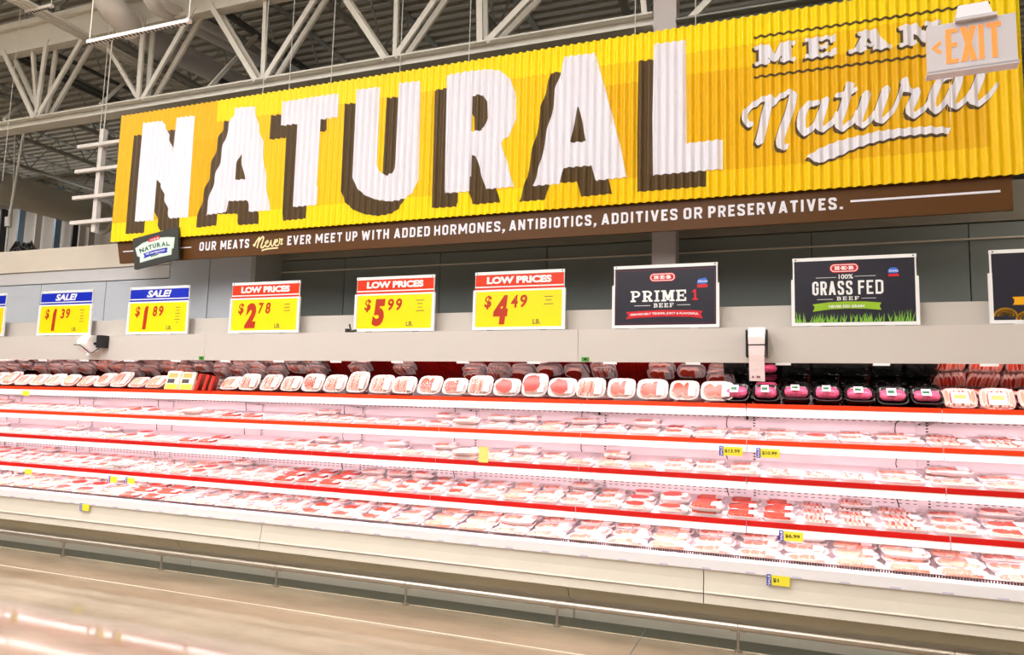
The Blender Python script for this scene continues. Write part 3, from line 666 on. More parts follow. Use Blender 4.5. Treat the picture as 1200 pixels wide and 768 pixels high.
# brown tag-line board
BY = 5.965
bd = empty('tagline_board', (0, 0, 0)); tag(bd, 'long brown board under the yellow sign with a white line of words', 'sign')
m_ = MB(); P = [(-7.20, 3.31), (-7.13, 3.045), (1.545, 3.045), (1.545, 3.31)]
m_.add([(x, BY, z) for x, z in P] + [(x, BY + .03, z) for x, z in P], [(0, 1, 2, 3), (7, 6, 5, 4), (0, 4, 5, 1), (1, 5, 6, 2), (2, 6, 7, 3), (3, 7, 4, 0)])
m_.build('board', BOARD, bd)
m_ = MB(); z0, z1_ = 3.132, 3.229
def words(mb, s, x0, x1, z0, z1, y, mi=0, off=.022):
    sans_word(mb, s, x0, x1, z0, z1, y, mi)
words(m_, 'OUR', -5.965, -5.735, z0, z1_, BY - .003); words(m_, 'MEATS', -5.675, -5.29, z0, z1_, BY - .003)
px = [(337, 'EVER', 364.5), (370, 'MEET', 401), (405.5, 'UP', 419), (424, 'WITH', 456), (462, 'ADDED', 504), (509, 'HORMONES,', 592), (597, 'ANTIBIOTICS,', 699), (705, 'ADDITIVES', 794), (801, 'OR', 823), (830, 'PRESERVATIVES.', 988)]
for a, s_, b in px:
    y_ = 282 - (a - 337) * .063
    zz0 = z0
    words(m_, s_, at(a, y_, BY).x, at(b, y_ - 2, BY).x, zz0, z1_, BY - .003)
m_.build('lettering', SWHITE, bd)
for q in ((-7.09, -6.9, 3.176, 3.188), (-6.27, -6.08, 3.174, 3.186), (.485, 1.47, 3.181, 3.198)): MB().rect(*q, BY - .003).build('printed_line', SWHITE, bd)
# Never script
def nv(*p): return [(-5.235 + u * .38, 3.125 + v * .115) for u, v in p]
Wn = []
for pts, wd in (([(0.0, .35), (.05, .2), (.08, .5), (.2, .95), (.16, .3), (.14, 0)], .018), ([(.17, .5), (.3, 1), (.34, .8), (.27, .1), (.34, 0), (.4, .2)], .018),
                ([(.4, .4), (.48, .62), (.5, .45), (.42, .3), (.44, .08), (.54, .1), (.6, .6)], .014), ([(.6, .65), (.62, .15), (.68, .1), (.74, .7)], .014),
                ([(.72, .4), (.8, .65), (.82, .48), (.74, .34), (.76, .12), (.86, .14), (.9, .6)], .014), ([(.88, .75), (.92, .6), (.98, .66), (.94, .2), (1.0, .25)], .014),
                ([(.3, -.28), (.5, -.16), (.85, -.12)], .016)):
    Wn += stroke([q for q in smooth_pts(nv(*pts))], wd)
MB().scan(Wn, [], .004, lambda x: BY - .003).build('script_word', CREAMTXT, bd)

# hanging badge panel on the board
GY = 5.88
bg = empty('badge_panel', (0, 0, 0)); tag(bg, 'tilted charcoal panel with a NATURAL badge at the board left end', 'sign')
C4 = [at(155.5, 280, GY), at(208.6, 266, GY), at(209.2, 303, GY), at(157.5, 316, GY)]
vs = [tuple(c) for c in C4] + [tuple(c + Vector((0, .03, 0))) for c in C4]
MB().add(vs, [(0, 1, 2, 3), (7, 6, 5, 4), (0, 4, 5, 1), (1, 5, 6, 2), (2, 6, 7, 3), (3, 7, 4, 0)]).build('panel', CHAR, bg)
zb = lambda *pts: [(lambda q: (q.x, q.z))(at(150 + u / 12.8, 260 + v / 12.8, GY)) for u, v in pts]
MB().scan([zb((110, 400), (220, 320), (310, 285), (400, 240), (500, 235), (600, 228), (705, 232), (690, 395), (660, 410), (655, 495), (430, 545), (180, 618), (178, 530), (140, 520))], [], .004, lambda x: GY - .002).build('badge_border', PALEG, bg)
MB().scan([zb((125, 400), (300, 305), (480, 252), (690, 243), (672, 385), (645, 395), (640, 485), (430, 530), (192, 602), (192, 515), (152, 505))], [], .004, lambda x: GY - .0035).build('badge_field', mat('print_mint', (226, 240, 236), .4), bg)
MB().scan([zb((305, 285), (330, 255), (460, 208), (485, 220), (480, 262), (340, 305), (315, 305))], [], .003, lambda x: GY - .005).build('logo_pill', LOGOR, bg)
MB().scan([zb((235, 480), (400, 425), (590, 388), (600, 410), (585, 432), (600, 455), (560, 470), (440, 478), (260, 545), (235, 555), (255, 520))], [], .003, lambda x: GY - .005).build('ribbon', PBLUE, bg)
def zq(mb, s_, c, mi, off=.03, dy=.0065):   # c: px corner (left-bottom),(right-bottom),(right-top),(left-top)
    q = zb(*c); vs_, fs_ = text_outline(s_, off, 0)
    out = []
    for u, v in vs_:
        b0 = [q[0][i] * (1 - u) + q[1][i] * u for i in (0, 1)]; t0 = [q[3][i] * (1 - u) + q[2][i] * u for i in (0, 1)]
        out.append((b0[0] * (1 - v) + t0[0] * v, GY - dy, b0[1] * (1 - v) + t0[1] * v))
    mb.add(out, fs_, mi)
m_ = MB()
for s_, c in (('N', ((190, 475), (250, 450), (240, 388), (172, 412))), ('A', ((256, 448), (318, 425), (292, 362), (270, 372))), ('T', ((325, 420), (372, 405), (365, 340), (308, 358))),
              ('U', ((385, 400), (430, 388), (425, 322), (372, 335))), ('R', ((445, 385), (500, 376), (490, 308), (440, 318))), ('A', ((510, 374), (572, 365), (550, 298), (525, 302))), ('L', ((585, 364), (638, 358), (600, 292), (580, 295)))):
    zq(m_, s_, c, 0, .04)
m_.build('lettering', PGREEN, bg); m_ = MB(); zq(m_, 'EVER', ((355, 535), (470, 500), (470, 478), (350, 508)), 0)
m_.build('lettering', PGREEN, bg)
m_ = MB(); zq(m_, 'NO ANTIBIOTICS', ((275, 505), (560, 440), (560, 412), (272, 475)), 0); m_.build('lettering', PWHITE, bg); m_ = MB(); zq(m_, 'H-E-B', ((342, 292), (470, 255), (468, 230), (338, 268)), 0); m_.build('lettering', PWHITE, bg)

# ------------------------------------------------------------------ refrigerated case units (3.66 m each)
CY = 5.32
MOD = 1.22
NOSE = {1: (5.42, 1.610, 1.580, 1.522), 2: (5.42, 1.353, 1.321, 1.272), 3: (5.38, 1.100, 1.064, 1.014), 4: (5.31, .808, .771, .727)}
DEPTH = {1: .62, 2: .46, 3: .52, 4: .60}
TILT = {1: 0.0, 2: 10.0, 3: 10.0, 4: 9.5, 0: 8.0}
YB = 6.15
def Yl(y): return y - CY
un = empty('meat_case_unit', (-1.485, CY, 0))
L = 3.66
g = .003
MB().box(g, L - g, 0, .10, 0, .144).build('kick_panel', mat('kick_panel_paint', (238, 232, 218), .4, noise=.03), un)
MB().prof([(Yl(5.225), .158), (Yl(5.215), .182), (Yl(5.32), .182), (Yl(5.32), .158)], g, L - g).build('ledge_trim', CREAM, un)
MB().prof([(Yl(5.185), .182), (Yl(5.135), .268), (Yl(5.20), .30), (Yl(5.26), .20)], g, L - g).build('recess_panel', DARKBEIGE, un)
# lower body and bumper panel carry offset seams
o5 = .955
for A_, B_ in ((0, o5 - g), (o5 + g, L)): MB().prof([(Yl(5.100), .268), (Yl(5.080), .278), (Yl(5.088), .335), (Yl(5.100), .3445), (Yl(5.20), .3445), (Yl(5.20), .268)], A_, B_).build('lower_front_panel', CREAM, un)
for A_, B_ in ((0, o5 - g), (o5 + g, L)): MB().prof([(Yl(5.095), .3445), (Yl(5.074), .3465), (Yl(5.078), .352), (Yl(5.086), .356), (Yl(5.10), .42), (Yl(5.105), .492), (Yl(5.20), .492), (Yl(5.20), .345)], A_, B_).build('front_panel', CREAM, un)
lp = MB().prof([(Yl(5.09), .494), (Yl(5.085), .50), (Yl(5.085), .565), (Yl(5.095), .576), (Yl(5.15), .576), (Yl(5.16), .494)], 0, L).build('lip', mat('lip_plastic', (246, 243, 249), .3, noise=.02), un)
LILAC = mat('lilac_clip_label', (214, 208, 236), .4, noise=0)
for k in range(13):
    MB().box(.10 + k * .281, .16 + k * .281, Yl(5.0835), Yl(5.085), .478 + .022, .51).build('clip_label', LILAC, lp)
MB().prof([(Yl(5.12), .49), (Yl(5.14), .525), (Yl(6.2), .725), (Yl(6.2), .60)], 0, L).build('deck_tray', CASEW, un)
m_ = MB()
for k in range(int(L / .016)): m_.box(k * .016, k * .016 + .008, Yl(5.168), Yl(5.171), .548, .589)
m_.box(0, L, Yl(5.165), Yl(5.175), .588, .592)
m_.build('wire_front_rack', mat('dark_wire', (90, 60, 60), .5), un, kind='stuff')
bw = MB().box(0, L, Yl(YB), Yl(YB + .06), .1, 2.2).build('back_panel', CASEW, un)
m_ = MB(); SLOT = mat('slot_shadow', (66, 46, 54), .7, noise=0)
def slots(z, dx=.05, w_=.025):
    k = 0
    while k * dx < L: m_.box(k * dx + .01, k * dx + .01 + w_, Yl(YB - .0015), Yl(YB), z, z + .005); k += 1
slots(1.505)
for z in (.90, .925, .95, .975, .995, 1.015): slots(z)
slots(1.245, .05)
m_.build('wall_slots', SLOT, un, kind='stuff')
BX = [.0, MOD, 2 * MOD]
for b in BX:
    u = b
    m_ = MB().box(u - .045, u + .045, Yl(YB - .012), Yl(YB), .5, 1.9)
    up = m_.build('upright', CASEW, un)
    m_ = MB()
    for z in [1.5 - .022 * k for k in range(50)]: m_.box(u - .004 + .02, u + .012 + .02, Yl(YB - .014), Yl(YB - .012), z, z + .010)
    m_.build('upright_slots', SLOT, up, kind='stuff')
    for s_ in (1, 2, 3):
        z = NOSE[s_][3]
        MB().box(u - .035, u - .02, Yl(YB - .03), Yl(YB - .012), z - .035, z - .0 if s_ > 1 else z + .0).build('shelf_latch', BLACK, up)
        m_ = MB(); x = u - .19
        m_.tube([(x + .035, Yl(YB - .10), z + .02), (x + .005, Yl(YB - .03), z - .03), (x, Yl(YB - .02), z - .08), (x + .02, Yl(YB - .015), z - .16)], .004, 5); m_.build('light_cord', BLACK, up)
for s_ in (1, 2, 3, 4):
    y0, zt, zm, zb_ = NOSE[s_]; d = DEPTH[s_]; tl = math.tan(R(TILT[s_]))
    for b in BX:
        e = .0035
        zs = zt - .012
        sh = MB().prof([(Yl(y0 + .004), zs), (Yl(y0 + d), zs + d * tl), (Yl(y0 + d), zs + d * tl - .02), (Yl(y0 + .004), zb_ + .03)], b + e, b + MOD - e).build('shelf', CASEW, un)
        MB().box(b + e, b + MOD - e, Yl(y0 - .004), Yl(y0 + .004), zm, zt).build('shelf_edge_strip', ORANGE if s_ < 3 else RED, sh)
        MB().prof([(Yl(y0 + .000), zm), (Yl(y0 - .018), zb_), (Yl(y0 - .010), zb_), (Yl(y0 + .006), zm)], b + e, b + MOD - e).build('price_channel', CHAN, sh)
        MB().box(b + .03, b + MOD - .03, Yl(y0 - .004), Yl(y0 + .022), zb_ + .006, zb_ + .018).build('light_strip', LED, sh)
        for q in (.04, MOD - .05): MB().prof([(Yl(y0 + .05), zb_ + .03), (Yl(y0 + d), zs + d * tl - .02), (Yl(YB), zs + d * tl - .02), (Yl(YB), zb_ - .04)], b + q, b + q + .004).build('shelf_bracket', CASEW, sh)
        if s_ == 1:
            m_ = MB(); k = 0
            while k * .03 < MOD - .03: m_.box(b + .01 + k * .03, b + .018 + k * .03, Yl(y0 + .01), Yl(YB - .01), zs, zs + .014); k += 1
            m_.box(b + .005, b + MOD - .005, Yl(y0 + .006), Yl(YB - .01), zs, zs + .004)
            m_.build('ribbed_liner', LINER, sh)
# canopy
MB().prof([(Yl(5.30), 1.896), (Yl(5.30), 2.145), (Yl(5.46), 2.145), (Yl(5.46), 2.125), (Yl(5.325), 2.125), (Yl(5.325), 1.896)], g * .5, L - g * .5).build('canopy_fascia', CANOPY, un)
MB().prof([(Yl(5.46), 2.125), (Yl(5.46), 2.318), (Yl(6.3), 2.318), (Yl(6.3), 2.125)], 0, L).build('canopy_riser', mat('canopy_riser_paint', (202, 194, 188), .5, noise=.02), un)
for b in BX:
    MB().add([(b + .004, Yl(5.38), 1.905), (b + MOD - .004, Yl(5.38), 1.905), (b + MOD - .004, Yl(6.13), 1.675), (b + .004, Yl(6.13), 1.675)], [(0, 1, 2, 3)]).build('mirror_panel', MIRROR, un)
MB().prof([(Yl(5.38), 1.908), (Yl(6.14), 1.678), (Yl(6.14), 2.12), (Yl(5.38), 2.12)], 0, L).build('mirror_backing', BLACK, un)
MB().box(.02, L - .02, Yl(5.34), Yl(5.37), 1.905, 1.925).build('canopy_light', LEDTOP, un)
for k in range(6): MB().box(.2 + k * .61, .30 + k * .61, Yl(5.298), Yl(5.32), 1.880, 1.896).build('lens_clip', CHAN, un)
tag(un, 'meat case section at the right, under the dark PRIME and GRASS FED signs', 'display case', 'sections of the long refrigerated meat case')
for i, lb in ((1, 'meat case section in the middle, under the three red LOW PRICES signs'), (2, 'meat case section left of the middle, under the two blue SALE signs'), (3, 'meat case section farthest left, cut by the left edge of the view')):
    c = copy_tree(un); c.location.x = -1.485 - L * i; c['label'] = lb
tag_plate = MB().box(-.045, .045, -.003, 0, -.012, .012)
for i, (px_, py_) in enumerate(((217.5, 627.5), (681, 682))):
    p = at(px_, py_, 5.095); o = empty('data_plate', (p.x, 5.100, p.z)); tag(o, 'small dark nameplate on the case front, %s one' % ('left' if i == 0 else 'right'), 'plate')
    MB().box(-.04, .04, -.006, 0, -.011, .011).build('plate', BLACK, o)
    m_ = MB(); m_.rect(-.03, .03, -.004, .004, -.0065); m_.build('printed_line', mat('print_pale', (190, 186, 180), .5), o)

for pts, lab in ((((1035, 642), (1040, 646), (1054, 648.5), (1068, 647), (1078, 641)), 'curved black light cord above the bottom deck, right one'), (((855, 624), (860, 628), (870, 630), (880, 628), (884, 622)), 'curved black light cord above the bottom deck, left one')):
    o = MB().tube([at(a, b, 5.62) for a, b in pts], .0035, 6).build('light_cord', BLACK); tag(o, lab, 'cord')
# bumper rail
br = empty('bumper_rail', (0, 5.07, 0)); tag(br, 'long stainless steel bumper rail on short posts along the case foot', 'rail')
pX = [-10.15, -8.93, -7.70, -6.47, -5.24, -3.98, -2.76, -1.54, -.31, .91, 2.13]
for a, b in zip(pX, pX[1:]): MB().tube([(a + .002, 0, .157), (b - .002, 0, .157)], .0245, 18).build('rail_tube', STEEL, br)
for x in pX:
    MB().tube([(x, 0, .012), (x, 0, .135)], .0095, 10).build('post', STEEL, br)
    MB().tube([(x, 0, 0.001), (x, 0, .012)], .024, 14).build('post_foot', STEEL, br)
    MB().box(x - .05, x + .05, -.012, .012, .128, .136).build('saddle', STEEL, br)

# ------------------------------------------------------------------ signs on the canopy
PY = 5.385
def heb(mb_list, cx, cz, w_, y):   # oval logo: returns meshes
    def pill(rw, rh, yy):
        n = 10; pts = []
        for k in range(n + 1): t = -math.pi / 2 + math.pi * k / n; pts.append((cx + rw - rh + rh * math.cos(t), cz + rh * math.sin(t)))
        for k in range(n + 1): t = math.pi / 2 + math.pi * k / n; pts.append((cx - rw + rh + rh * math.cos(t), cz + rh * math.sin(t)))
        return pts, yy
    h = w_ * .34
    a, b, c = mb_list
    p, yy = pill(w_ / 2, h / 2, y); b.poly(p, yy - .0005)
    p, yy = pill(w_ / 2 * .93, h / 2 * .82, y); a.poly(p, yy - .001)
    p, yy = pill(w_ / 2 * .87, h / 2 * .66, y); b.poly(p, yy - .0015)
    for ch, x0 in (('H', -.33), ('E', -.09), ('B', .15)):
        P, H = slab(ch, cx + x0 * w_, cx + (x0 + .18) * w_, cz - h * .2, cz + h * .2, .3, .24); a.scan(P, H, .003, lambda x: y - .002)
    for x0 in (-.12, .115): a.rect(cx + x0 * w_ - .003, cx + x0 * w_ + .003, cz - .004, cz + .004, y - .002)
def sign_base(x0, x1, lab, dark=False):
    cx = (x0 + x1) / 2; o = empty('promo_sign' if dark else 'price_sign', (cx, PY, 2.158)); h = (x1 - x0) / 2
    MB().box(-h + .012, h - .012, -.006, .004, .02, .478).build('backing_board', PWHITE, o)
    MB().box(-h, h, -.014, .006, .0, .022).box(-h, -h + .022, -.014, .006, .022, .33).box(h - .022, h, -.014, .006, .022, .33).build('holder_frame', PWHITE, o)
    MB().box(-h + .01, h - .01, -.010, .004, .458, .482).build('top_bar', PWHITE, o)
    for s_ in (-1, 1): MB().tube([(s_ * (h - .03), -.0105, .470), (s_ * (h - .03), -.012, .470)], .005, 8).build('screw', TEXTD, o)
    for s_ in (-.6, .55): MB().box(s_ * h - .03, s_ * h + .03, -.01, .0, -.012, .0).build('clamp', BLACK if not dark else PWHITE, o)
    return o, h
PTXT = {'1.39': 0}
def price_sign(x0, x1, head, d, c, lines, lab, blue):
    o, h = sign_base(x0, x1, lab); tag(o, lab, 'sign', 'price signs along the canopy')
    hm = PBLUE if blue else PRED
    MB().rect(-h + .016, h - .016, .362, .455, -.0075).build('header_print', hm, o); MB().rect(-h + .012, h - .012, .334, .350, -.0075).build('header_stripe', hm, o)
    MB().rect(-h + .026, h - .03, .026, .318, -.0075).build('price_card', PYEL, o)
    m_ = MB()
    if blue: m_.text(head, -.16, .16, .374, .445, -.009, off=.04, shear=.25)
    else: m_.text(head, -.28, .28, .380, .440, -.009, off=.055)
    m_.build('header_lettering', PWHITE, o)
    m_ = MB()
    m_.text('$', -h + .10, -h + .165, .17, .285, -.009, off=.03, shear=.12)
    if d == '1': m_.poly([(-h + .21, .05), (-h + .255, .05), (-h + .275, .285), (-h + .24, .285), (-h + .222, .24)], -.009)
    else: m_.text(d, -h + .180, -h + .310, .045, .285, -.009, off=.065, shear=.15)
    m_.text(c[0], -h + .335, -h + .395, .18, .285, -.009, off=.03, shear=.12); m_.text(c[1], -h + .415, -h + .475, .18, .285, -.009, off=.03, shear=.12)
    m_.build('price_figures', PBRN, o)
    MB().text('LB.', h - .27, h - .205, .045, .085, -.009, off=.02).build('unit_lettering', PGREY, o); m_ = MB()
    k = 0
    for k, wd in enumerate(lines): m_.rect(h - .14 - wd, h - .14 + wd, .262 - k * .030, .268 - k * .030, -.009)
    m_.build('small_print', PGREY, o, kind='stuff')
    return o
price_sign(-8.88, -8.09, 'SALE!', '1', '29', (.03, .025), 'blue and white sale sign cut off by the left edge of the view', True)
price_sign(-7.555, -6.765, 'SALE!', '1', '39', (.03, .02, .03, .025, .03), 'blue SALE price sign, second from the left, above the bag roll', True)
price_sign(-6.255, -5.455, 'SALE!', '1', '89', (.03, .02, .03, .025, .035, .01), 'blue SALE price sign, third from the left, nearest the charcoal badge', True)
price_sign(-4.945, -4.145, 'LOW PRICES', '2', '78', (.03, .03, .035), 'red LOW PRICES sign, leftmost of three, reading 2 78', False)
price_sign(-3.555, -2.765, 'LOW PRICES', '5', '99', (.04, .025, .02, .04), 'red LOW PRICES sign, middle of three, reading 5 99', False)
price_sign(-2.410, -1.615, 'LOW PRICES', '4', '49', (.035, .025, .04), 'red LOW PRICES sign, rightmost of three, reading 4 49', False)
def mbs(): return MB(), MB()
# PRIME 1
o, h = sign_base(-1.240, -.445, '', True); tag(o, 'dark PRIME 1 BEEF sign with a red ribbon', 'sign', 'dark promotional signs along the canopy')
MB().rect(-h + .022, h - .022, .024, .458, -.0075).build('print_field', NAVY, o)
m_ = MB()
for a in ((-h + .03, h - .03, .44, .4425), (-h + .03, h - .03, .036, .0385), (-h + .03, -h + .0325, .036, .44), (h - .0325, h - .03, .036, .44)): m_.rect(*a, -.0085)
m_.build('border_print', MAROON, o)
a, b = mbs(); heb((a, b, None), -.015, .385, .195, -.0085); a.build('logo_lettering', PWHITE, o); b.build('logo_print', LOGOR, o); a, b = mbs()
slab_word(a, 'PRIME', -.255, .165, .20, .285, -.0095); a.build('lettering', PWHITE, o); a = MB(); slab_word(a, 'BEEF', -.08, .07, .155, .187, -.0095, gap=.25); a.build('lettering', PWHITE, o); a = MB()
for q in ((-.225, -.105), (.095, .19)): MB().rect(q[0], q[1], .169, .173, -.0095).build('printed_line', PWHITE, o)
a.text('REMARKABLY TENDER, JUICY & FLAVORFUL', -.255, .25, .098, .118, -.0105, off=.03, arch=.008)
a.build('lettering', PWHITE, o); 
slab_word(b, '1', .20, .25, .205, .285, -.0095); b.build('numeral_print', LOGOR, o); b = MB()
b.scan([[(-.29, .07), (-.27, .10), (-.29, .125), (-.2, .13), (0, .136), (.2, .13), (.28, .124), (.265, .1), (.28, .068), (.2, .08), (0, .086), (-.2, .08)]], [], .008, lambda x: -.0095); b.build('ribbon_print', LOGOR, o)
MB().scan([[(.235, .33), (.25, .362), (.30, .37), (.32, .34), (.30, .325), (.26, .325)]], [], .004, lambda x: -.009).build('seal_print', PSKY, o)
m_ = MB(); m_.text('TEXAS', .243, .312, .336, .350, -.0105, off=.02); m_.build('seal_lettering', PWHITE, o)
MB().rect(.24, .315, .298, .322, -.009).build('seal_base', LOGOR, o)
# GRASS FED
o, h = sign_base(.045, .840, '', True); tag(o, 'dark GRASS FED BEEF sign with a green ribbon and grass', 'sign', 'dark promotional signs along the canopy')
MB().rect(-h + .022, h - .022, .024, .458, -.0075).build('print_field', NAVY, o)
a, b = mbs(); heb((a, b, None), -.055, .402, .185, -.0085); b.build('logo_print', LOGOR, o); a.build('logo_lettering', PWHITE, o); a = MB()
slab_word(a, 'BEEF', -.105, .035, .176, .202, -.0095, gap=.3); a.build('lettering', PWHITE, o); a = MB()
a.text('100%', -.09, -.0, .325, .358, -.0095, off=.02); a.build('lettering', PWHITE, o); a = MB()
sans_word(a, 'GRASS', -.26, -.005, .215, .312, -.0095, gap=.28, tr=.15); sans_word(a, 'FED', .03, .185, .215, .312, -.0095, gap=.28, tr=.15); a.build('lettering', PWHITE, o); a = MB()
for q in ((-.235, -.105, .336), (.01, .14, .340), (-.23, -.13, .183), (.05, .14, .186)): MB().rect(q[0], q[1], q[2], q[2] + .003, -.0095).build('printed_line', PWHITE, o)
a.text('NEVER FED GRAIN', -.155, .065, .125, .143, -.0115, off=.03)
a.build('lettering', PWHITE, o)
MB().scan([[(-.26, .10), (-.245, .13), (-.26, .152), (-.15, .165), (-.04, .168), (.07, .165), (.17, .155), (.158, .13), (.17, .105), (.07, .115), (-.04, .118), (-.15, .114)]], [], .008, lambda x: -.0095).build('ribbon_print', LIME, o)
m_ = MB(); rng = random.Random(3)
for k in range(90):
    x = rng.uniform(-h + .03, h - .03); e = abs(x) / h; hh = rng.uniform(.03, .07) + .06 * max(0, e - .55); dx = rng.uniform(-.02, .02)
    m_.add([(x - .005, -.0085 - k * .00001, .025), (x + .005, -.0085 - k * .00001, .025), (x + dx, -.0085 - k * .00001, .025 + hh)], [(0, 1, 2)])
m_.build('grass_print', GRASS, o, kind='stuff')
MB().scan([[(.212, .362), (.226, .392), (.266, .392), (.282, .364), (.266, .354), (.226, .354)]], [], .004, lambda x: -.009).build('seal_print', PSKY, o)
m_ = MB(); m_.text('TEXAS', .218, .276, .363, .376, -.0105, off=.02); m_.build('seal_lettering', PWHITE, o)
MB().rect(.216, .280, .332, .350, -.009).build('seal_base', LOGOR, o)
# third dark sign, cut by the right edge
o, h = sign_base(1.235, 2.030, '', True); tag(o, 'dark sign with gold arcs cut off by the right edge of the view', 'sign', 'dark promotional signs along the canopy')
MB().rect(-h + .022, h - .022, .024, .458, -.0075).build('print_field', NAVY, o)
MB().scan([[(-.27, .12), (-.255, .145), (-.27, .172), (.3, .18), (.285, .15), (.3, .125)]], [], .01, lambda x: -.0095).build('ribbon_print', PGOLD, o)
m_ = MB()
for cx_ in (-.31, -.19, -.07, .05, .17, .29):
    row = 0 if int(round((cx_ + .31) / .12)) % 2 else .028
    for r_ in (.062, .042, .022):
        pts = [(cx_ + r_ * math.cos(t), .026 + row * .8 + r_ * .8 * math.sin(t)) for t in [math.pi * k / 12 for k in range(13)]]
        pts = [p for p in pts if p[1] > .026 and abs(p[0]) < h - .024]
        for q in stroke(pts, .011): m_.poly(q, -.0085)
m_.build('arc_print', PGOLD, o)

# ------------------------------------------------------------------ exit sign
ey = 2.8
ex = empty('exit_sign', (.622, ey, 2.86)); tag(ex, 'white hanging EXIT sign with orange letters and a left arrow', 'exit sign')
ex.rotation_euler = (0, 0, R(-3))
exl = mat('exit_sign_housing', (206, 200, 208), .35, noise=.02)
MB().box(-.133, .133, -.012, .03, -.088, .085).build('housing', exl, ex)
MB().box(-.137, .137, -.016, .034, -.097, -.086).box(-.134, .134, -.018, .03, -.088, -.080).build('bottom_rail', exl, ex)
MB().add([(-.045, -.01, .088), (.072, -.01, .088), (.062, .03, .165), (-.028, .03, .165), (-.045, .10, .088), (.072, .10, .088), (.062, .07, .165), (-.028, .07, .165)],
         [(0, 1, 2, 3), (4, 7, 6, 5), (0, 3, 7, 4), (1, 5, 6, 2), (3, 2, 6, 7), (0, 4, 5, 1)]).box(-.047, .077, -.03, .1, .080, .092).build('canopy_mount', exl, ex)
EXM = mat('lit_exit_letters', (255, 150, 70), .4, noise=0, emit=.35, ecol=(255, 140, 60))
m_ = MB(); yy = -.0135
m_.rect(-.077, -.060, -.065, .062, yy).rect(-.060, -.040, .047, .062, yy).rect(-.060, -.040, -.065, -.050, yy).rect(-.060, -.042, -.006, .010, yy)
m_.poly([(-.033, -.065), (-.014, -.065), (.016, .062), (-.003, .062)], yy).poly([(-.003, -.065), (.016, -.065), (-.014, .062), (-.033, .062)], yy - .0003)
m_.rect(.022, .037, -.065, .062, yy)
m_.rect(.047, .090, .047, .062, yy).rect(.060, .076, -.065, .047, yy)
m_.poly([(-.122, .0), (-.094, .026), (-.089, .016), (-.106, .0)], yy).poly([(-.122, .0), (-.106, .0), (-.089, -.016), (-.094, -.026)], yy)
m_.build('lit_lettering', EXM, ex)

# ------------------------------------------------------------------ bag rolls on the canopy
p = at(105, 403, 5.22)
o = empty('bag_roll_dispenser', (p.x, 5.22, p.z)); tag(o, 'white plastic bag roll on a black wall bracket at the left', 'bag dispenser')
MB().tube([(-.07, 0, 0), (.07, 0, 0)], .085, 24).build('bag_roll', PWHITE, o)
MB().tube([(.0705, 0, 0), (.078, 0, 0)], .014, 10).build('core', BLACK, o)
MB().box(.09, .17, .0, .078, -.04, .085).build('bracket', BLACK, o)
MB().tube([(.13, .04, -.02), (.075, -.01, -.085), (.06, -.03, -.10), (-.01, -.10, -.02), (-.09, -.10, -.02)], .005, 6).tube([(.078, 0, 0), (.13, .05, .01)], .004, 6).build('wire_arm', BLACK, o)
MB().add([(.0, -.02, -.09), (.05, -.02, -.09), (.055, -.03, -.115), (.01, -.04, -.12)], [(0, 1, 2, 3)]).build('loose_bag', PWHITE, o)
p = at(887, 402, 5.22)
o = empty('bag_roll_dispenser', (p.x, 5.22, p.z)); tag(o, 'white bag roll in a black frame with a bag hanging down at the right', 'bag dispenser')
MB().tube([(-.055, 0, .03), (.055, 0, .03)], .08, 24).build('bag_roll', PWHITE, o)
for s_ in (-1, 1): MB().box(s_ * .066 - .005, s_ * .066 + .005, -.07, .075, -.10, .085).build('side_arm', BLACK, o)
MB().tube([(-.066, -.085, -.02), (.066, -.085, -.02)], .004, 6).build('cross_rod', BLACK, o); MB().tube([(-.066, -.07, -.10), (.066, -.07, -.10)], .004, 6).build('cross_rod', BLACK, o)
MB().add([(-.052, -.08, .03), (.052, -.08, .03), (.05, -.088, -.09), (-.05, -.088, -.09), (.052, -.07, -.27), (-.048, -.07, -.265)], [(0, 1, 2, 3), (3, 2, 4, 5)]).build('hanging_bag', mat('pinkish_bag', (246, 222, 224), .4), o)
m_ = MB()
for k, x in enumerate((-.03, .0, .012)): m_.box(x, x + .008, -.078, -.0705, -.245, -.232)
m_.build('bag_print', MAROON, o)
p = at(412, 386, 5.33)
o = MB().tube([(p.x - .05, 5.34, 2.15), (p.x + .04, 5.34, 2.165)], .012, 8).tube([(p.x - .01, 5.34, 2.15), (p.x - .03, 5.34, 2.22)], .008, 8).box(p.x - .06, p.x - .03, 5.32, 5.36, 2.146, 2.18).build('clamp_bracket', mat('dark_metal', (80, 76, 80), .4, .7))
tag(o, 'small dark metal clamp beside the $5.99 sign', 'clamp')

# price tags
def shelf_tag(px_, py_, Y, w_, hh, price, lab, sale=True, big=False):
    p = at(px_, py_, Y); o = empty('shelf_price_tag', (p.x, Y, p.z)); tag(o, lab, 'price tag', 'small shelf price tags')
    ym = mat('tag_yellow', (250, 236, 60), .5, noise=0) if hh < .1 else mat('note_pale_yellow', (244, 232, 130), .5, noise=0)
    x0 = -w_ / 2 + (.028 if sale else 0)
    MB().box(x0, w_ / 2, 0, .0015, -hh / 2, hh / 2).build('yellow_card', ym, o)
    if sale:
        MB().box(-w_ / 2, x0, -.001, .0015, -hh / 2 - .004, hh / 2 + .004).build('sale_flag', PBLUE, o)
        m_ = MB(); vs_, fs_ = text_outline('SALE', .03, 0)
        m_.add([(-w_ / 2 + .022 - .016 * v, -.002, -hh / 2 + hh * u) for u, v in vs_], fs_); m_.build('flag_lettering', PWHITE, o)
    if price:
        m_ = MB(); m_.text(price, x0 + .01, w_ / 2 - .02 if len(price) > 3 else x0 + .045, -hh * .22, hh * .22, -.0015, off=.02); m_.build('price_figures', TEXTD, o)
YT = lambda s_: NOSE[s_][0] - .022
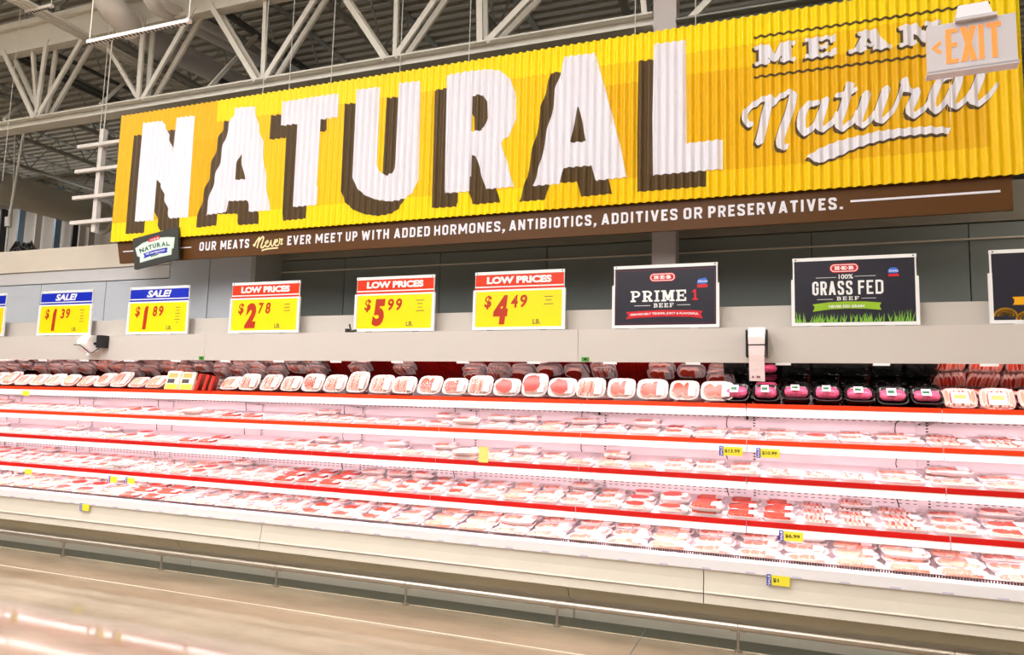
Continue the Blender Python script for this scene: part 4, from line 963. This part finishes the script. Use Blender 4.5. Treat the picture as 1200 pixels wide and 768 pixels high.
shelf_tag(856.5, 529, YT(2), .16, .062, '$13.99', 'yellow and blue price tag on the second shelf edge, left of two')
shelf_tag(900, 531.5, YT(2), .155, .06, '$10.99', 'yellow and blue price tag on the second shelf edge, right of two')
shelf_tag(927, 629, YT(4), .15, .06, '$6.99', 'yellow and blue $6.99 tag under the lowest shelf edge at the right')
shelf_tag(912, 681, 5.075, .14, .062, '$1', 'yellow and blue tag on the front lip at the right')
shelf_tag(99, 595, 5.075, .12, .06, '', 'yellow and blue tag on the front lip at the left')
shelf_tag(30, 461, YT(1), .11, .05, '', 'yellow tag under the top orange shelf edge, far left', False)
shelf_tag(33, 553, YT(4), .10, .05, '', 'yellow tag under the lowest red edge, far left', False)
shelf_tag(132, 562, YT(4), .12, .055, '', 'yellow and blue tag under the lowest red edge, left of a pair')
shelf_tag(152, 563.5, YT(4), .12, .055, '', 'yellow and blue tag under the lowest red edge, right of a pair')
shelf_tag(566.5, 533, YT(3) - .004, .082, .125, '', 'tall pale yellow note standing on the third shelf edge', False)
for i, (px_, lab) in enumerate(((236, 'left'), (686, 'right'))):
    p = at(px_, 420, 5.298); o = empty('green_sticker', (p.x, 5.298, 1.916)); tag(o, 'tiny green sticker on the canopy bottom edge, %s one' % lab, 'sticker')
    MB().box(-.03, .03, -.002, 0, -.016, .016).build('card', mat('sticker_green', (70, 160, 50), .5), o)
    MB().rect(-.012, .012, -.008, .008, -.003).build('print', TEXTD, o)

# ------------------------------------------------------------------ meat packs
def ring(w_, d, z, n=16, pw=4.0):
    out = []
    for k in range(n):
        t = 2 * math.pi * (k + .5) / n; c, s_ = math.cos(t), math.sin(t)
        out.append((w_ / 2 * math.copysign(abs(c) ** (2 / pw), c), d / 2 * math.copysign(abs(s_) ** (2 / pw), s_), z))
    return out
def tray_mesh(w_, d, h_):
    m_ = MB(); n = 16
    rs = [ring(w_ * .86, d * .82, 0), ring(w_ * .98, d * .97, h_ * .9), ring(w_, d, h_), ring(w_ * .93, d * .91, h_), ring(w_ * .84, d * .80, h_ * .3)]
    vs = [v for r in rs for v in r]; fs = []
    for i in range(4):
        for k in range(n): fs.append((i * n + k, i * n + (k + 1) % n, (i + 1) * n + (k + 1) % n, (i + 1) * n + k))
    fs.append(tuple(range(n))[::-1]); fs.append(tuple(range(4 * n, 5 * n)))
    m_.add(vs, fs, 0, True); return m_
def film_mesh(w_, d, h_):
    m_ = MB(); n = 16
    rs = [ring(w_ * 1.004, d * 1.004, h_ * .55), ring(w_ * 1.006, d * 1.006, h_ + .001), ring(w_ * .8, d * .75, h_ + .013), ring(w_ * .4, d * .35, h_ + .015)]
    vs = [v for r in rs for v in r]; fs = []
    for i in range(3):
        for k in range(n): fs.append((i * n + k, i * n + (k + 1) % n, (i + 1) * n + (k + 1) % n, (i + 1) * n + k))
    fs.append(tuple(range(3 * n, 4 * n))); m_.add(vs, fs, 0, True); return m_
def blob(m_, cx, cy, rx, ry, rot, z0, h_, mo, mi, rng, n=12, inner=.78):
    rr = [1 + rng.uniform(-.13, .13) for _ in range(n)]
    def P(f, z): return [(cx + math.cos(rot) * rx * f * rr[k] * math.cos(2 * math.pi * k / n) - math.sin(rot) * ry * f * rr[k] * math.sin(2 * math.pi * k / n),
                          cy + math.sin(rot) * rx * f * rr[k] * math.cos(2 * math.pi * k / n) + math.cos(rot) * ry * f * rr[k] * math.sin(2 * math.pi * k / n), z) for k in range(n)]
    a, b, c = P(1, z0), P(.93, z0 + h_ * .9), P(inner, z0 + h_)
    vs = a + b + c + [(cx, cy, z0 + h_ * 1.03)]
    fs = [(k, (k + 1) % n, n + (k + 1) % n, n + k) for k in range(n)] + [(n + k, n + (k + 1) % n, 2 * n + (k + 1) % n, 2 * n + k) for k in range(n)]
    m_.add(vs, fs, mo, True)
    m_.add(c + [(cx, cy, z0 + h_ * 1.03)], [(k, (k + 1) % n, n) for k in range(n)], mi, True)
TW, TD, TH = .218, .150, .026
MEATM = [FAT, MPINK, MRED, MDARK, MCHICK]
def meat_mesh(kind, seed):
    rng = random.Random(seed * 17 + 3); m_ = MB(); zf_ = .009
    if kind == 'chops':
        for k in range(3): blob(m_, -.062 + k * .05, rng.uniform(-.006, .006), .040, .052, rng.uniform(-.5, .2), zf_ + k * .003, .024, 0, 1, rng)
    elif kind == 'thin':
        for k in range(4): blob(m_, -.07 + k * .042, rng.uniform(-.008, .008), .035, .054, rng.uniform(-.4, .4), zf_ + k * .003, .018, 0, 4 if k % 2 else 1, rng)
    elif kind == 'steak':
        for k in range(2): blob(m_, -.045 + k * .07, rng.uniform(-.004, .004), .050, .056, rng.uniform(-.4, .4), zf_, .028, 0, 2, rng, inner=.85)
    elif kind == 'roast': blob(m_, -.02, 0, .080, .060, 0, zf_, .036, 0, 3, rng, n=14, inner=.9)
    elif kind == 'ribs':
        for k in range(6): blob(m_, -.08 + k * .027, 0, .013, .060, rng.uniform(-.08, .08), zf_, .024 + rng.uniform(-.003, .003), 0, 2 if k % 2 else 1, rng, n=8)
    elif kind == 'ground':
        for k in range(7):
            blob(m_, -.02 + rng.uniform(-.004, .004), -.048 + k * .016, .078, .011, 0, zf_, .026 + rng.uniform(-.002, .002), 2, 2, rng, n=10)
    elif kind == 'cubes':
        for k in range(16): blob(m_, rng.uniform(-.085, .05), rng.uniform(-.048, .048), .016, .016, rng.uniform(0, 3), zf_ + rng.uniform(0, .01), .018, 0, rng.choice((1, 2, 3)), rng, n=6)
    elif kind == 'light':
        for k in range(3): blob(m_, -.06 + k * .052, rng.uniform(-.01, .01), .036, .056, rng.uniform(-.5, .5), zf_, .028, 4, 4, rng)
    return m_
KINDS = {'chops': ('pale pink pork chop tray', MPINK), 'thin': ('tray of thin pale pink slices', MCHICK), 'steak': ('tray of two red steaks', MRED), 'roast': ('tray with one dark red roast', MDARK),
         'ribs': ('tray of striped pink ribs', MPINK), 'ground': ('tray of red ground meat', MRED), 'cubes': ('tray of red diced meat', MRED), 'light': ('tray of very pale meat', MCHICK)}
def label_mesh(var):
    m_ = MB(); z = TH + .0165
    m_.box(.032, .082, -.05, .038, z - .001, z, 0)
    for k in range(4): m_.add([(.037, -.04 + k * .016, z + .0004), (.076 - .008 * (k % 2), -.04 + k * .016, z + .0004), (.076 - .008 * (k % 2), -.036 + k * .016, z + .0004), (.037, -.036 + k * .016, z + .0004)], [(0, 1, 2, 3)], 1)
    return m_
def oval_mesh():
    m_ = MB(); z = TH + .0165
    if True:   # dark-ringed oval sticker at upper left
        n = 12; o_ = [(-.062 + .030 * math.cos(2 * math.pi * k / n), .040 + .012 * math.sin(2 * math.pi * k / n), z) for k in range(n)]
        i_ = [(-.062 + .024 * math.cos(2 * math.pi * k / n), .040 + .0085 * math.sin(2 * math.pi * k / n), z + .0004) for k in range(n)]
        m_.add(o_, [tuple(range(n))], 2); m_.add(i_, [tuple(range(n))], 0)
    return m_
LG = mat('label_print_grey', (150, 140, 146), .6, noise=0)
PARTS = {}
def proto(mb_, name, mats):
    me = bpy.data.meshes.new(name); me.from_pydata(mb_.v, [], mb_.f)
    for m in mats: me.materials.append(m)
    me.polygons.foreach_set('material_index', mb_.m); me.polygons.foreach_set('use_smooth', mb_.sm); me.update(); return me
SRC = {}
def reg(name, mb_, mats): SRC[name] = (mb_, mats); PARTS[name] = proto(mb_, name.split('|')[0], mats)
reg('tray', tray_mesh(TW, TD, TH), [FOAM]); reg('film', film_mesh(TW, TD, TH), [FILM])
reg('price_label', label_mesh(0), [LABELW, LG, TEXTD]); reg('oval_sticker', oval_mesh(), [LABELW, LG, TEXTD])
for k in KINDS:
    for v in range(3): reg('meat|%s%d' % (k, v), meat_mesh(k, v * 7 + len(k)), MEATM)
# black pack
def black_meat(seed):
    rng = random.Random(seed); m_ = MB(); n = 14
    rs = []
    for i, (x, r_) in enumerate(((-.075, .014), (-.062, .032), (-.03, .036), (0, .034), (.03, .037), (.06, .032), (.075, .012))):
        rs.append([(x, r_ * 1.15 * math.cos(2 * math.pi * k / n), .030 + r_ * .75 * math.sin(2 * math.pi * k / n) + rng.uniform(-.001, .001)) for k in range(n)])
    vs = [v for r in rs for v in r]; fs = []
    for i in range(6):
        for k in range(n): fs.append((i * n + k, i * n + (k + 1) % n, (i + 1) * n + (k + 1) % n, (i + 1) * n + k))
    m_.add(vs, fs, 0, True); return m_
BW = .19
reg('tray|b', tray_mesh(BW, .15, .03), [BFILM])
for v in range(3): reg('ground_roll|%d' % v, black_meat(v), [MHOT])
m_ = MB(); m_.box(-.035, .02, -.03, .03, .0585, .0595, 0).box(-.03, .01, -.012, .012, .0596, .0600, 1); reg('sticker', m_, [LABELW, PGREEN])
m_ = MB(); rng = random.Random(9); n = 12      # crumpled black overwrap
vs = []; 
for j in range(5):
    for i in range(9): vs.append((-BW / 2 + BW * i / 8, -.075 + .15 * j / 4, .030 + (rng.uniform(.0, .030) if 0 < i < 8 and 0 < j < 4 else .001)))
fs = [(j * 9 + i, j * 9 + i + 1, (j + 1) * 9 + i + 1, (j + 1) * 9 + i) for j in range(4) for i in range(8)]
m_.add(vs, fs, 0, False); reg('overwrap', m_, [BFILM])
# bacon-like pouch
def pouch(seed):
    rng = random.Random(seed); m_ = MB()
    for k in range(7): blob(m_, -.075 + k * .025, 0, .018, .075, rng.uniform(-.1, .1), .004, .014 + rng.uniform(0, .006), 0, rng.choice((1, 2, 3)), rng, n=10, inner=.7)
    return m_
for v in range(2): reg('sliced_meat|%d' % v, pouch(v), MEATM)
reg('tray|p', tray_mesh(.20, .17, .008), [POUCH])
m_ = MB(); m_.box(-.05, .05, -.055, .035, .0245, .0255, 0).box(-.035, .035, -.02, .015, .0256, .0262, 1); reg('pouch_label', m_, [LABELW, LABELO])

# placement list: (matrix, type, shelf key, row, ...)
PL = []
rng = random.Random(11)
SH = {0: (5.18, .556, 10.0, 3, 'bottom deck'), 4: (NOSE[4][0] + .012, NOSE[4][1] - .010, 9.5, 3, 'lowest shelf'), 3: (NOSE[3][0] + .012, NOSE[3][1] - .010, 10.0, 2, 'third shelf'), 2: (NOSE[2][0] + .012, NOSE[2][1] - .010, 10.0, 2, 'second shelf')}
order_k = ['chops', 'thin', 'light', 'chops', 'steak', 'ribs', 'thin', 'ground', 'chops', 'roast', 'light', 'cubes', 'steak', 'thin']
NEAR = {0: ['light', 'thin', 'light', 'chops', 'light', 'thin'], 4: ['steak', 'roast', 'steak', 'chops', 'ribs', 'ground', 'roast'], 3: ['steak', 'chops', 'thin', 'cubes', 'chops', 'light'], 2: ['steak', 'ribs', 'chops', 'roast', 'thin', 'steak', 'chops']}
for s_, (y0, z0, tl, rows, nm) in SH.items():
    x = 1.62; kx = 0; run = 0; kind = NEAR[s_][0]; wide = s_ == 0 or True
    ci = 0
    while x > -9.9:
        if run <= 0:
            kx += 1; kind = (NEAR[s_] + order_k)[kx % (len(NEAR[s_]) + len(order_k))]; run = rng.randint(1, 3)
        wide = s_ == 0 or x > .62; colw = .298 if wide else .2435
        run -= 1; ci += 1
        for r_ in range(rows):
            dd_ = TD + .010
            sc = 1.10 if s_ == 0 else 1.02
            yy = (dd_ * sc) * (r_ + .5)
            if s_ in (2, 3) and r_ == rows - 1 and rng.random() < .25: continue
            nst = 1 + (1 if rng.random() < (.07 if s_ else .03) else 0)
            if s_ in (2, 3, 4) and r_ == rows - 1 and rng.random() < .22: nst = 2
            for st_ in range(nst):
                yaw = rng.uniform(-3.5, 3.5); t_ = tl + rng.uniform(-1.0, 2.5)
                lift = st_ * .040 + .003
                T = Matrix.Translation((x + rng.uniform(-.008, .008), y0 + yy * math.cos(R(tl)) - lift * math.sin(R(tl)), z0 + yy * math.sin(R(tl)) + lift * math.cos(R(tl)))) @ Matrix.Rotation(R(yaw), 4, 'Z') @ Matrix.Rotation(R(tl if st_ == 0 else t_), 4, 'X') @ Matrix.Rotation(R(rng.uniform(-1.2, 1.2)) if st_ else 0, 4, 'Y') @ Matrix.Diagonal((1.30 if wide else 1.04, sc, 1.0, 1.0))
                PL.append(dict(T=T, t='tray', k=kind, v=rng.randint(0, 2), s=s_, r=r_, st=st_, c=ci, st1=(1 if (x > -.5 and s_ in (2, 3, 4)) else 0)))
        nw = s_ == 0 or (x - colw) > .62
        x -= (colw + (.298 if nw else .2435)) / 2 + rng.uniform(-.003, .005)
# top shelf: leaning front row + flat stacks behind
zs = NOSE[1][1] - .012 + .016
def gone(X): return X
x = -.47; ci = 0; kind = 'steak'; run = 1
tops = ['steak', 'ribs', 'roast', 'chops', 'steak', 'ribs', 'cubes', 'steak', 'thin', 'chops', 'steak', 'ribs']
while x > -9.9:
    if run <= 0: kind = rng.choice(tops) if x > -4.8 else rng.choice(['light', 'thin', 'chops', 'light', 'ribs']); run = rng.randint(1, 3)
    run -= 1; ci += 1
    skip = -5.78 < x < -5.0
    ang = rng.uniform(56, 66) if x > -4.8 else rng.uniform(40, 52)
    dz_ = rng.choice((1.12, 1.18, 1.2, 1.25, 1.42))
    if not skip:
        T = Matrix.Translation((x, NOSE[1][0] + .018 + .075 * dz_ * math.cos(R(ang)), zs + .006 + .075 * dz_ * math.sin(R(ang)))) @ Matrix.Rotation(R(rng.uniform(-2, 2)), 4, 'Z') @ Matrix.Rotation(R(ang), 4, 'X') @ Matrix.Translation((0, 0, -.015)) @ Matrix.Diagonal((rng.choice((1.0, 1.05, 1.08)), dz_, 1.0, 1.0))
        PL.append(dict(T=T, t='tray', k=kind, v=rng.randint(0, 2), s=1, r=0, st=0, c=ci, st1=0))
    # back stacks
    dens = .62 if x > -4.1 else 1.0
    nb = rng.choice((1, 2, 2, 3)) if rng.random() < dens else 0
    if x < -4.1: nb = rng.choice((2, 3, 3))
    for b_ in range(nb):
        yy = 5.82 + rng.uniform(-.02, .02)
        T = Matrix.Translation((x + rng.uniform(-.01, .01), yy, zs + .002 + b_ * .043)) @ Matrix.Rotation(R(rng.uniform(-6, 6)), 4, 'Z')
        PL.append(dict(T=T, t='tray', k=kind, v=rng.randint(0, 2), s=1, r=1, st=b_, c=ci, st1=0))
    if x < -4.1 and rng.random() < .8:
        for b_ in range(2):
            T = Matrix.Translation((x + rng.uniform(-.01, .01), 5.64 + rng.uniform(-.01, .01), zs + .002 + b_ * .043)) @ Matrix.Rotation(R(rng.uniform(-6, 6)), 4, 'Z')
            PL.append(dict(T=T, t='tray', k=kind, v=rng.randint(0, 2), s=1, r=2, st=b_, c=ci, st1=0))
    x -= .236 + rng.uniform(-.004, .006)
# black packs
x = .88; ci = 0
while x > -.36:
    ci += 1
    T = Matrix.Translation((x, NOSE[1][0] + .075, zs + .062)) @ Matrix.Rotation(R(rng.uniform(-4, 4)), 4, 'Z') @ Matrix.Rotation(R(rng.uniform(36, 50)), 4, 'X') @ Matrix.Translation((0, 0, -.015)) @ Matrix.Diagonal((rng.uniform(.95, 1.05), rng.uniform(1.0, 1.2), rng.uniform(1.0, 1.5), 1))
    PL.append(dict(T=T, t='black', k='', v=rng.randint(0, 2), s=1, r=0, st=0, c=ci, st1=1))
    for rr_, yy in ((1, 5.66), (2, 5.83), (3, 6.0)):
        for b_ in range(4 if rr_ == 1 else 3 if rr_ == 2 else 2):
            zt_ = zs + .002 + b_ * .052
            if zt_ + .055 > 1.905 - (yy + .07 - 5.38) * .307: continue
            T = Matrix.Translation((x + rng.uniform(-.01, .01), yy, zt_)) @ Matrix.Rotation(R(rng.uniform(-5, 5)), 4, 'Z') @ Matrix.Rotation(R(rng.uniform(0, 3)), 4, 'X')
            PL.append(dict(T=T, t='black', k='', v=rng.randint(0, 2), s=1, r=rr_, st=b_, c=ci, st1=0))
    x -= .203
# sliced packs at the right end
x = 1.07; ci = 0
while x < 2.1:
    ci += 1
    T = Matrix.Translation((x, NOSE[1][0] + .075, zs + .062)) @ Matrix.Rotation(R(rng.uniform(-4, 4)), 4, 'Z') @ Matrix.Rotation(R(rng.uniform(50, 60)), 4, 'X')
    PL.append(dict(T=T, t='pouch', k='', v=rng.randint(0, 1), s=1, r=0, st=0, c=ci, st1=1))
    for rr_, yy in ((1, 5.62), (2, 5.82)):
        for b_ in range(3):
            T = Matrix.Translation((x + rng.uniform(-.02, .02), yy, zs + .01 + b_ * .045)) @ Matrix.Rotation(R(rng.uniform(-12, 12)), 4, 'Z') @ Matrix.Rotation(R(rng.uniform(4, 14)), 4, 'X')
            PL.append(dict(T=T, t='pouch', k='', v=rng.randint(0, 1), s=1, r=rr_, st=b_, c=ci, st1=0))
    x += .212
# ---- parts of each pack
def parts_of(p):
    if p['t'] == 'tray': return ['tray', 'meat|%s%d' % (p['k'], p['v']), 'price_label', 'film'] + (['oval_sticker'] if p['st1'] else [])
    if p['t'] == 'black': return ['tray|b', 'ground_roll|%d' % p['v'], 'sticker'] if p['r'] == 0 else (['tray|b', 'ground_roll|%d' % p['v']] if p['c'] == 6 and p['st'] > 0 else ['tray|b', 'overwrap'])
    return ['tray|p', 'sliced_meat|%d' % p['v']] + (['pouch_label'] if p['st1'] else [])
SHN = {0: 'bottom deck', 4: 'lowest shelf', 3: 'third shelf from the top', 2: 'second shelf from the top', 1: 'top shelf'}
ROW = {0: 'front row', 1: 'second row', 2: 'third row', 3: 'back row'}
for p in PL:
    c = p['T'] @ Vector((0, 0, .02)); u, v = proj(c); d = Vector((c.x, c.y, c.z - CAMZ)).length
    p['u'] = u; p['size'] = 1.0 / d * (1.0 if p['r'] == 0 else .97 if p['s'] in (0, 4) else .9)
    if p['s'] == 1 and p['r'] > 0: p['size'] *= .55
    if p['s'] == 1 and p['r'] == 0: p['size'] *= 1.1
    p['vis'] = -12 < u < 1206
tr_ = [p for p in PL if p['t'] == 'tray' and p['vis']]; tr_.sort(key=lambda p: -p['size'])
single = set(id(p) for p in tr_[:300]) | set(id(p) for p in PL if p['t'] != 'tray' and p['vis'])
# ordinals from the right within shelf,row
cols = {}
for p in PL:
    if p['vis']: cols.setdefault((p['t'], p['s'], p['r']), set()).add(p['c'])
cols = {k: sorted(v, reverse=(k[0] == 'pouch')) for k, v in cols.items()}
stuff = {}
for p in PL:
    if id(p) in single:
        nm = {'tray': 'meat_tray', 'black': 'black_meat_pack', 'pouch': 'sliced_meat_pack'}[p['t']]
        r = bpy.data.objects.new(nm, None); r.empty_display_size = .05; r.matrix_world = p['T']; col.objects.link(r)
        for q in parts_of(p):
            o = bpy.data.objects.new(q.split('|')[0], PARTS[q]); o.parent = r; col.objects.link(o)
        n_ = cols[(p['t'], p['s'], p['r'])].index(p['c']) + 1
        ms_ = {'tray': KINDS.get(p['k'], ('',))[0], 'black': 'black tray of pink meat' if p['r'] == 0 or (p['c'] == 6 and p['st'] > 0) else 'glossy black wrapped pack', 'pouch': 'clear pack of sliced marbled meat'}[p['t']]
        sh_ = {0: 'bottom deck', 4: 'lowest shelf', 3: 'third shelf', 2: 'second shelf', 1: 'top shelf'}[p['s']]
        lab = '%s, %s, %s, %s from right' % (ms_, sh_, ROW[p['r']], ordn(n_))
        if p['st'] == 1: lab += ', stacked on another'
        elif p['st'] == 2: lab += ', third up'
        elif p['st'] == 3: lab += ', fourth up'
        tag(r, lab, 'meat pack', '%ss on the %s' % ({'tray': 'meat tray', 'black': 'black pack', 'pouch': 'sliced meat pack'}[p['t']], sh_))
    else:
        for q in parts_of(p):
            if q in ('film',): continue
            mb_, mats = SRC[q]
            S_ = stuff.setdefault(p['s'], (MB(), []))
            mm, ml = S_
            idx = []
            for m in mats:
                if m not in ml: ml.append(m)
                idx.append(ml.index(m))
            b0 = len(mm.v); mm.v += [tuple(p['T'] @ Vector(v)) for v in mb_.v]
            mm.f += [tuple(b0 + i for i in f) for f in mb_.f]; mm.m += [idx[i] for i in mb_.m]; mm.sm += mb_.sm
allm = MB(); alll = []
for s_, (mm, ml) in stuff.items():
    idx = []
    for m in ml:
        if m not in alll: alll.append(m)
        idx.append(alll.index(m))
    b0 = len(allm.v); allm.v += mm.v; allm.f += [tuple(b0 + i for i in f) for f in mm.f]; allm.m += [idx[i] for i in mm.m]; allm.sm += mm.sm
o = allm.build('distant_meat_trays', alll); tag(o, 'remaining meat trays receding along the shelves toward the far left', 'meat packs', kind='stuff')

# ------------------------------------------------------------------ cartons on the top shelf, left
for i, (px_, lab) in enumerate(((201, 'printed carton with a yellow base leaning on the top shelf, left one'), (218, 'printed carton with a yellow base leaning on the top shelf, right one'), (232, 'upright red carton edge beside the yellow cartons, nearest them'), (241, 'upright red carton edge beside the yellow cartons, middle one'), (248, 'upright red carton edge beside the yellow cartons, farthest right'))):
    X = at(px_, 450, 5.47).x; face = i < 2
    o = empty('carton', (X, NOSE[1][0] + .04, zs + .002), (R(-14), 0, R(0 if face else -62))); tag(o, lab, 'carton', 'cartons leaning on the top shelf')
    w_ = .085
    MB().box(-w_, w_, 0, .025, 0, .19 - .012 * i).build('box', mat('carton_cream', (238, 226, 200), .5) if face else MDARK, o)
    if face:
        MB().box(-w_ + .01, w_ - .01, -.001, 0, .004, .055).build('yellow_base_print', mat('carton_yellow', (250, 214, 60), .5), o)
        MB().box(-w_ + .02, w_ - .035, -.001, 0, .12, .165).build('photo_print', KRAFT, o)
        MB().box(-w_ + .02, w_ - .06, -.001, 0, .065, .108).build('lettering_block', TEXTD, o)
    else:
        m_ = MB().box(-w_, w_, -.001, 0, 0, .006).box(-w_, w_, -.001, 0, .165 - .012 * i, .172 - .012 * i).box(-w_, -w_ + .006, -.001, 0, 0, .17 - .012 * i).box(w_ - .006, w_, -.001, 0, 0, .17 - .012 * i)
        m_.build('pale_edge', mat('carton_cream', (238, 226, 200), .5), o)
print('placements', len(PL), 'single', len(single))
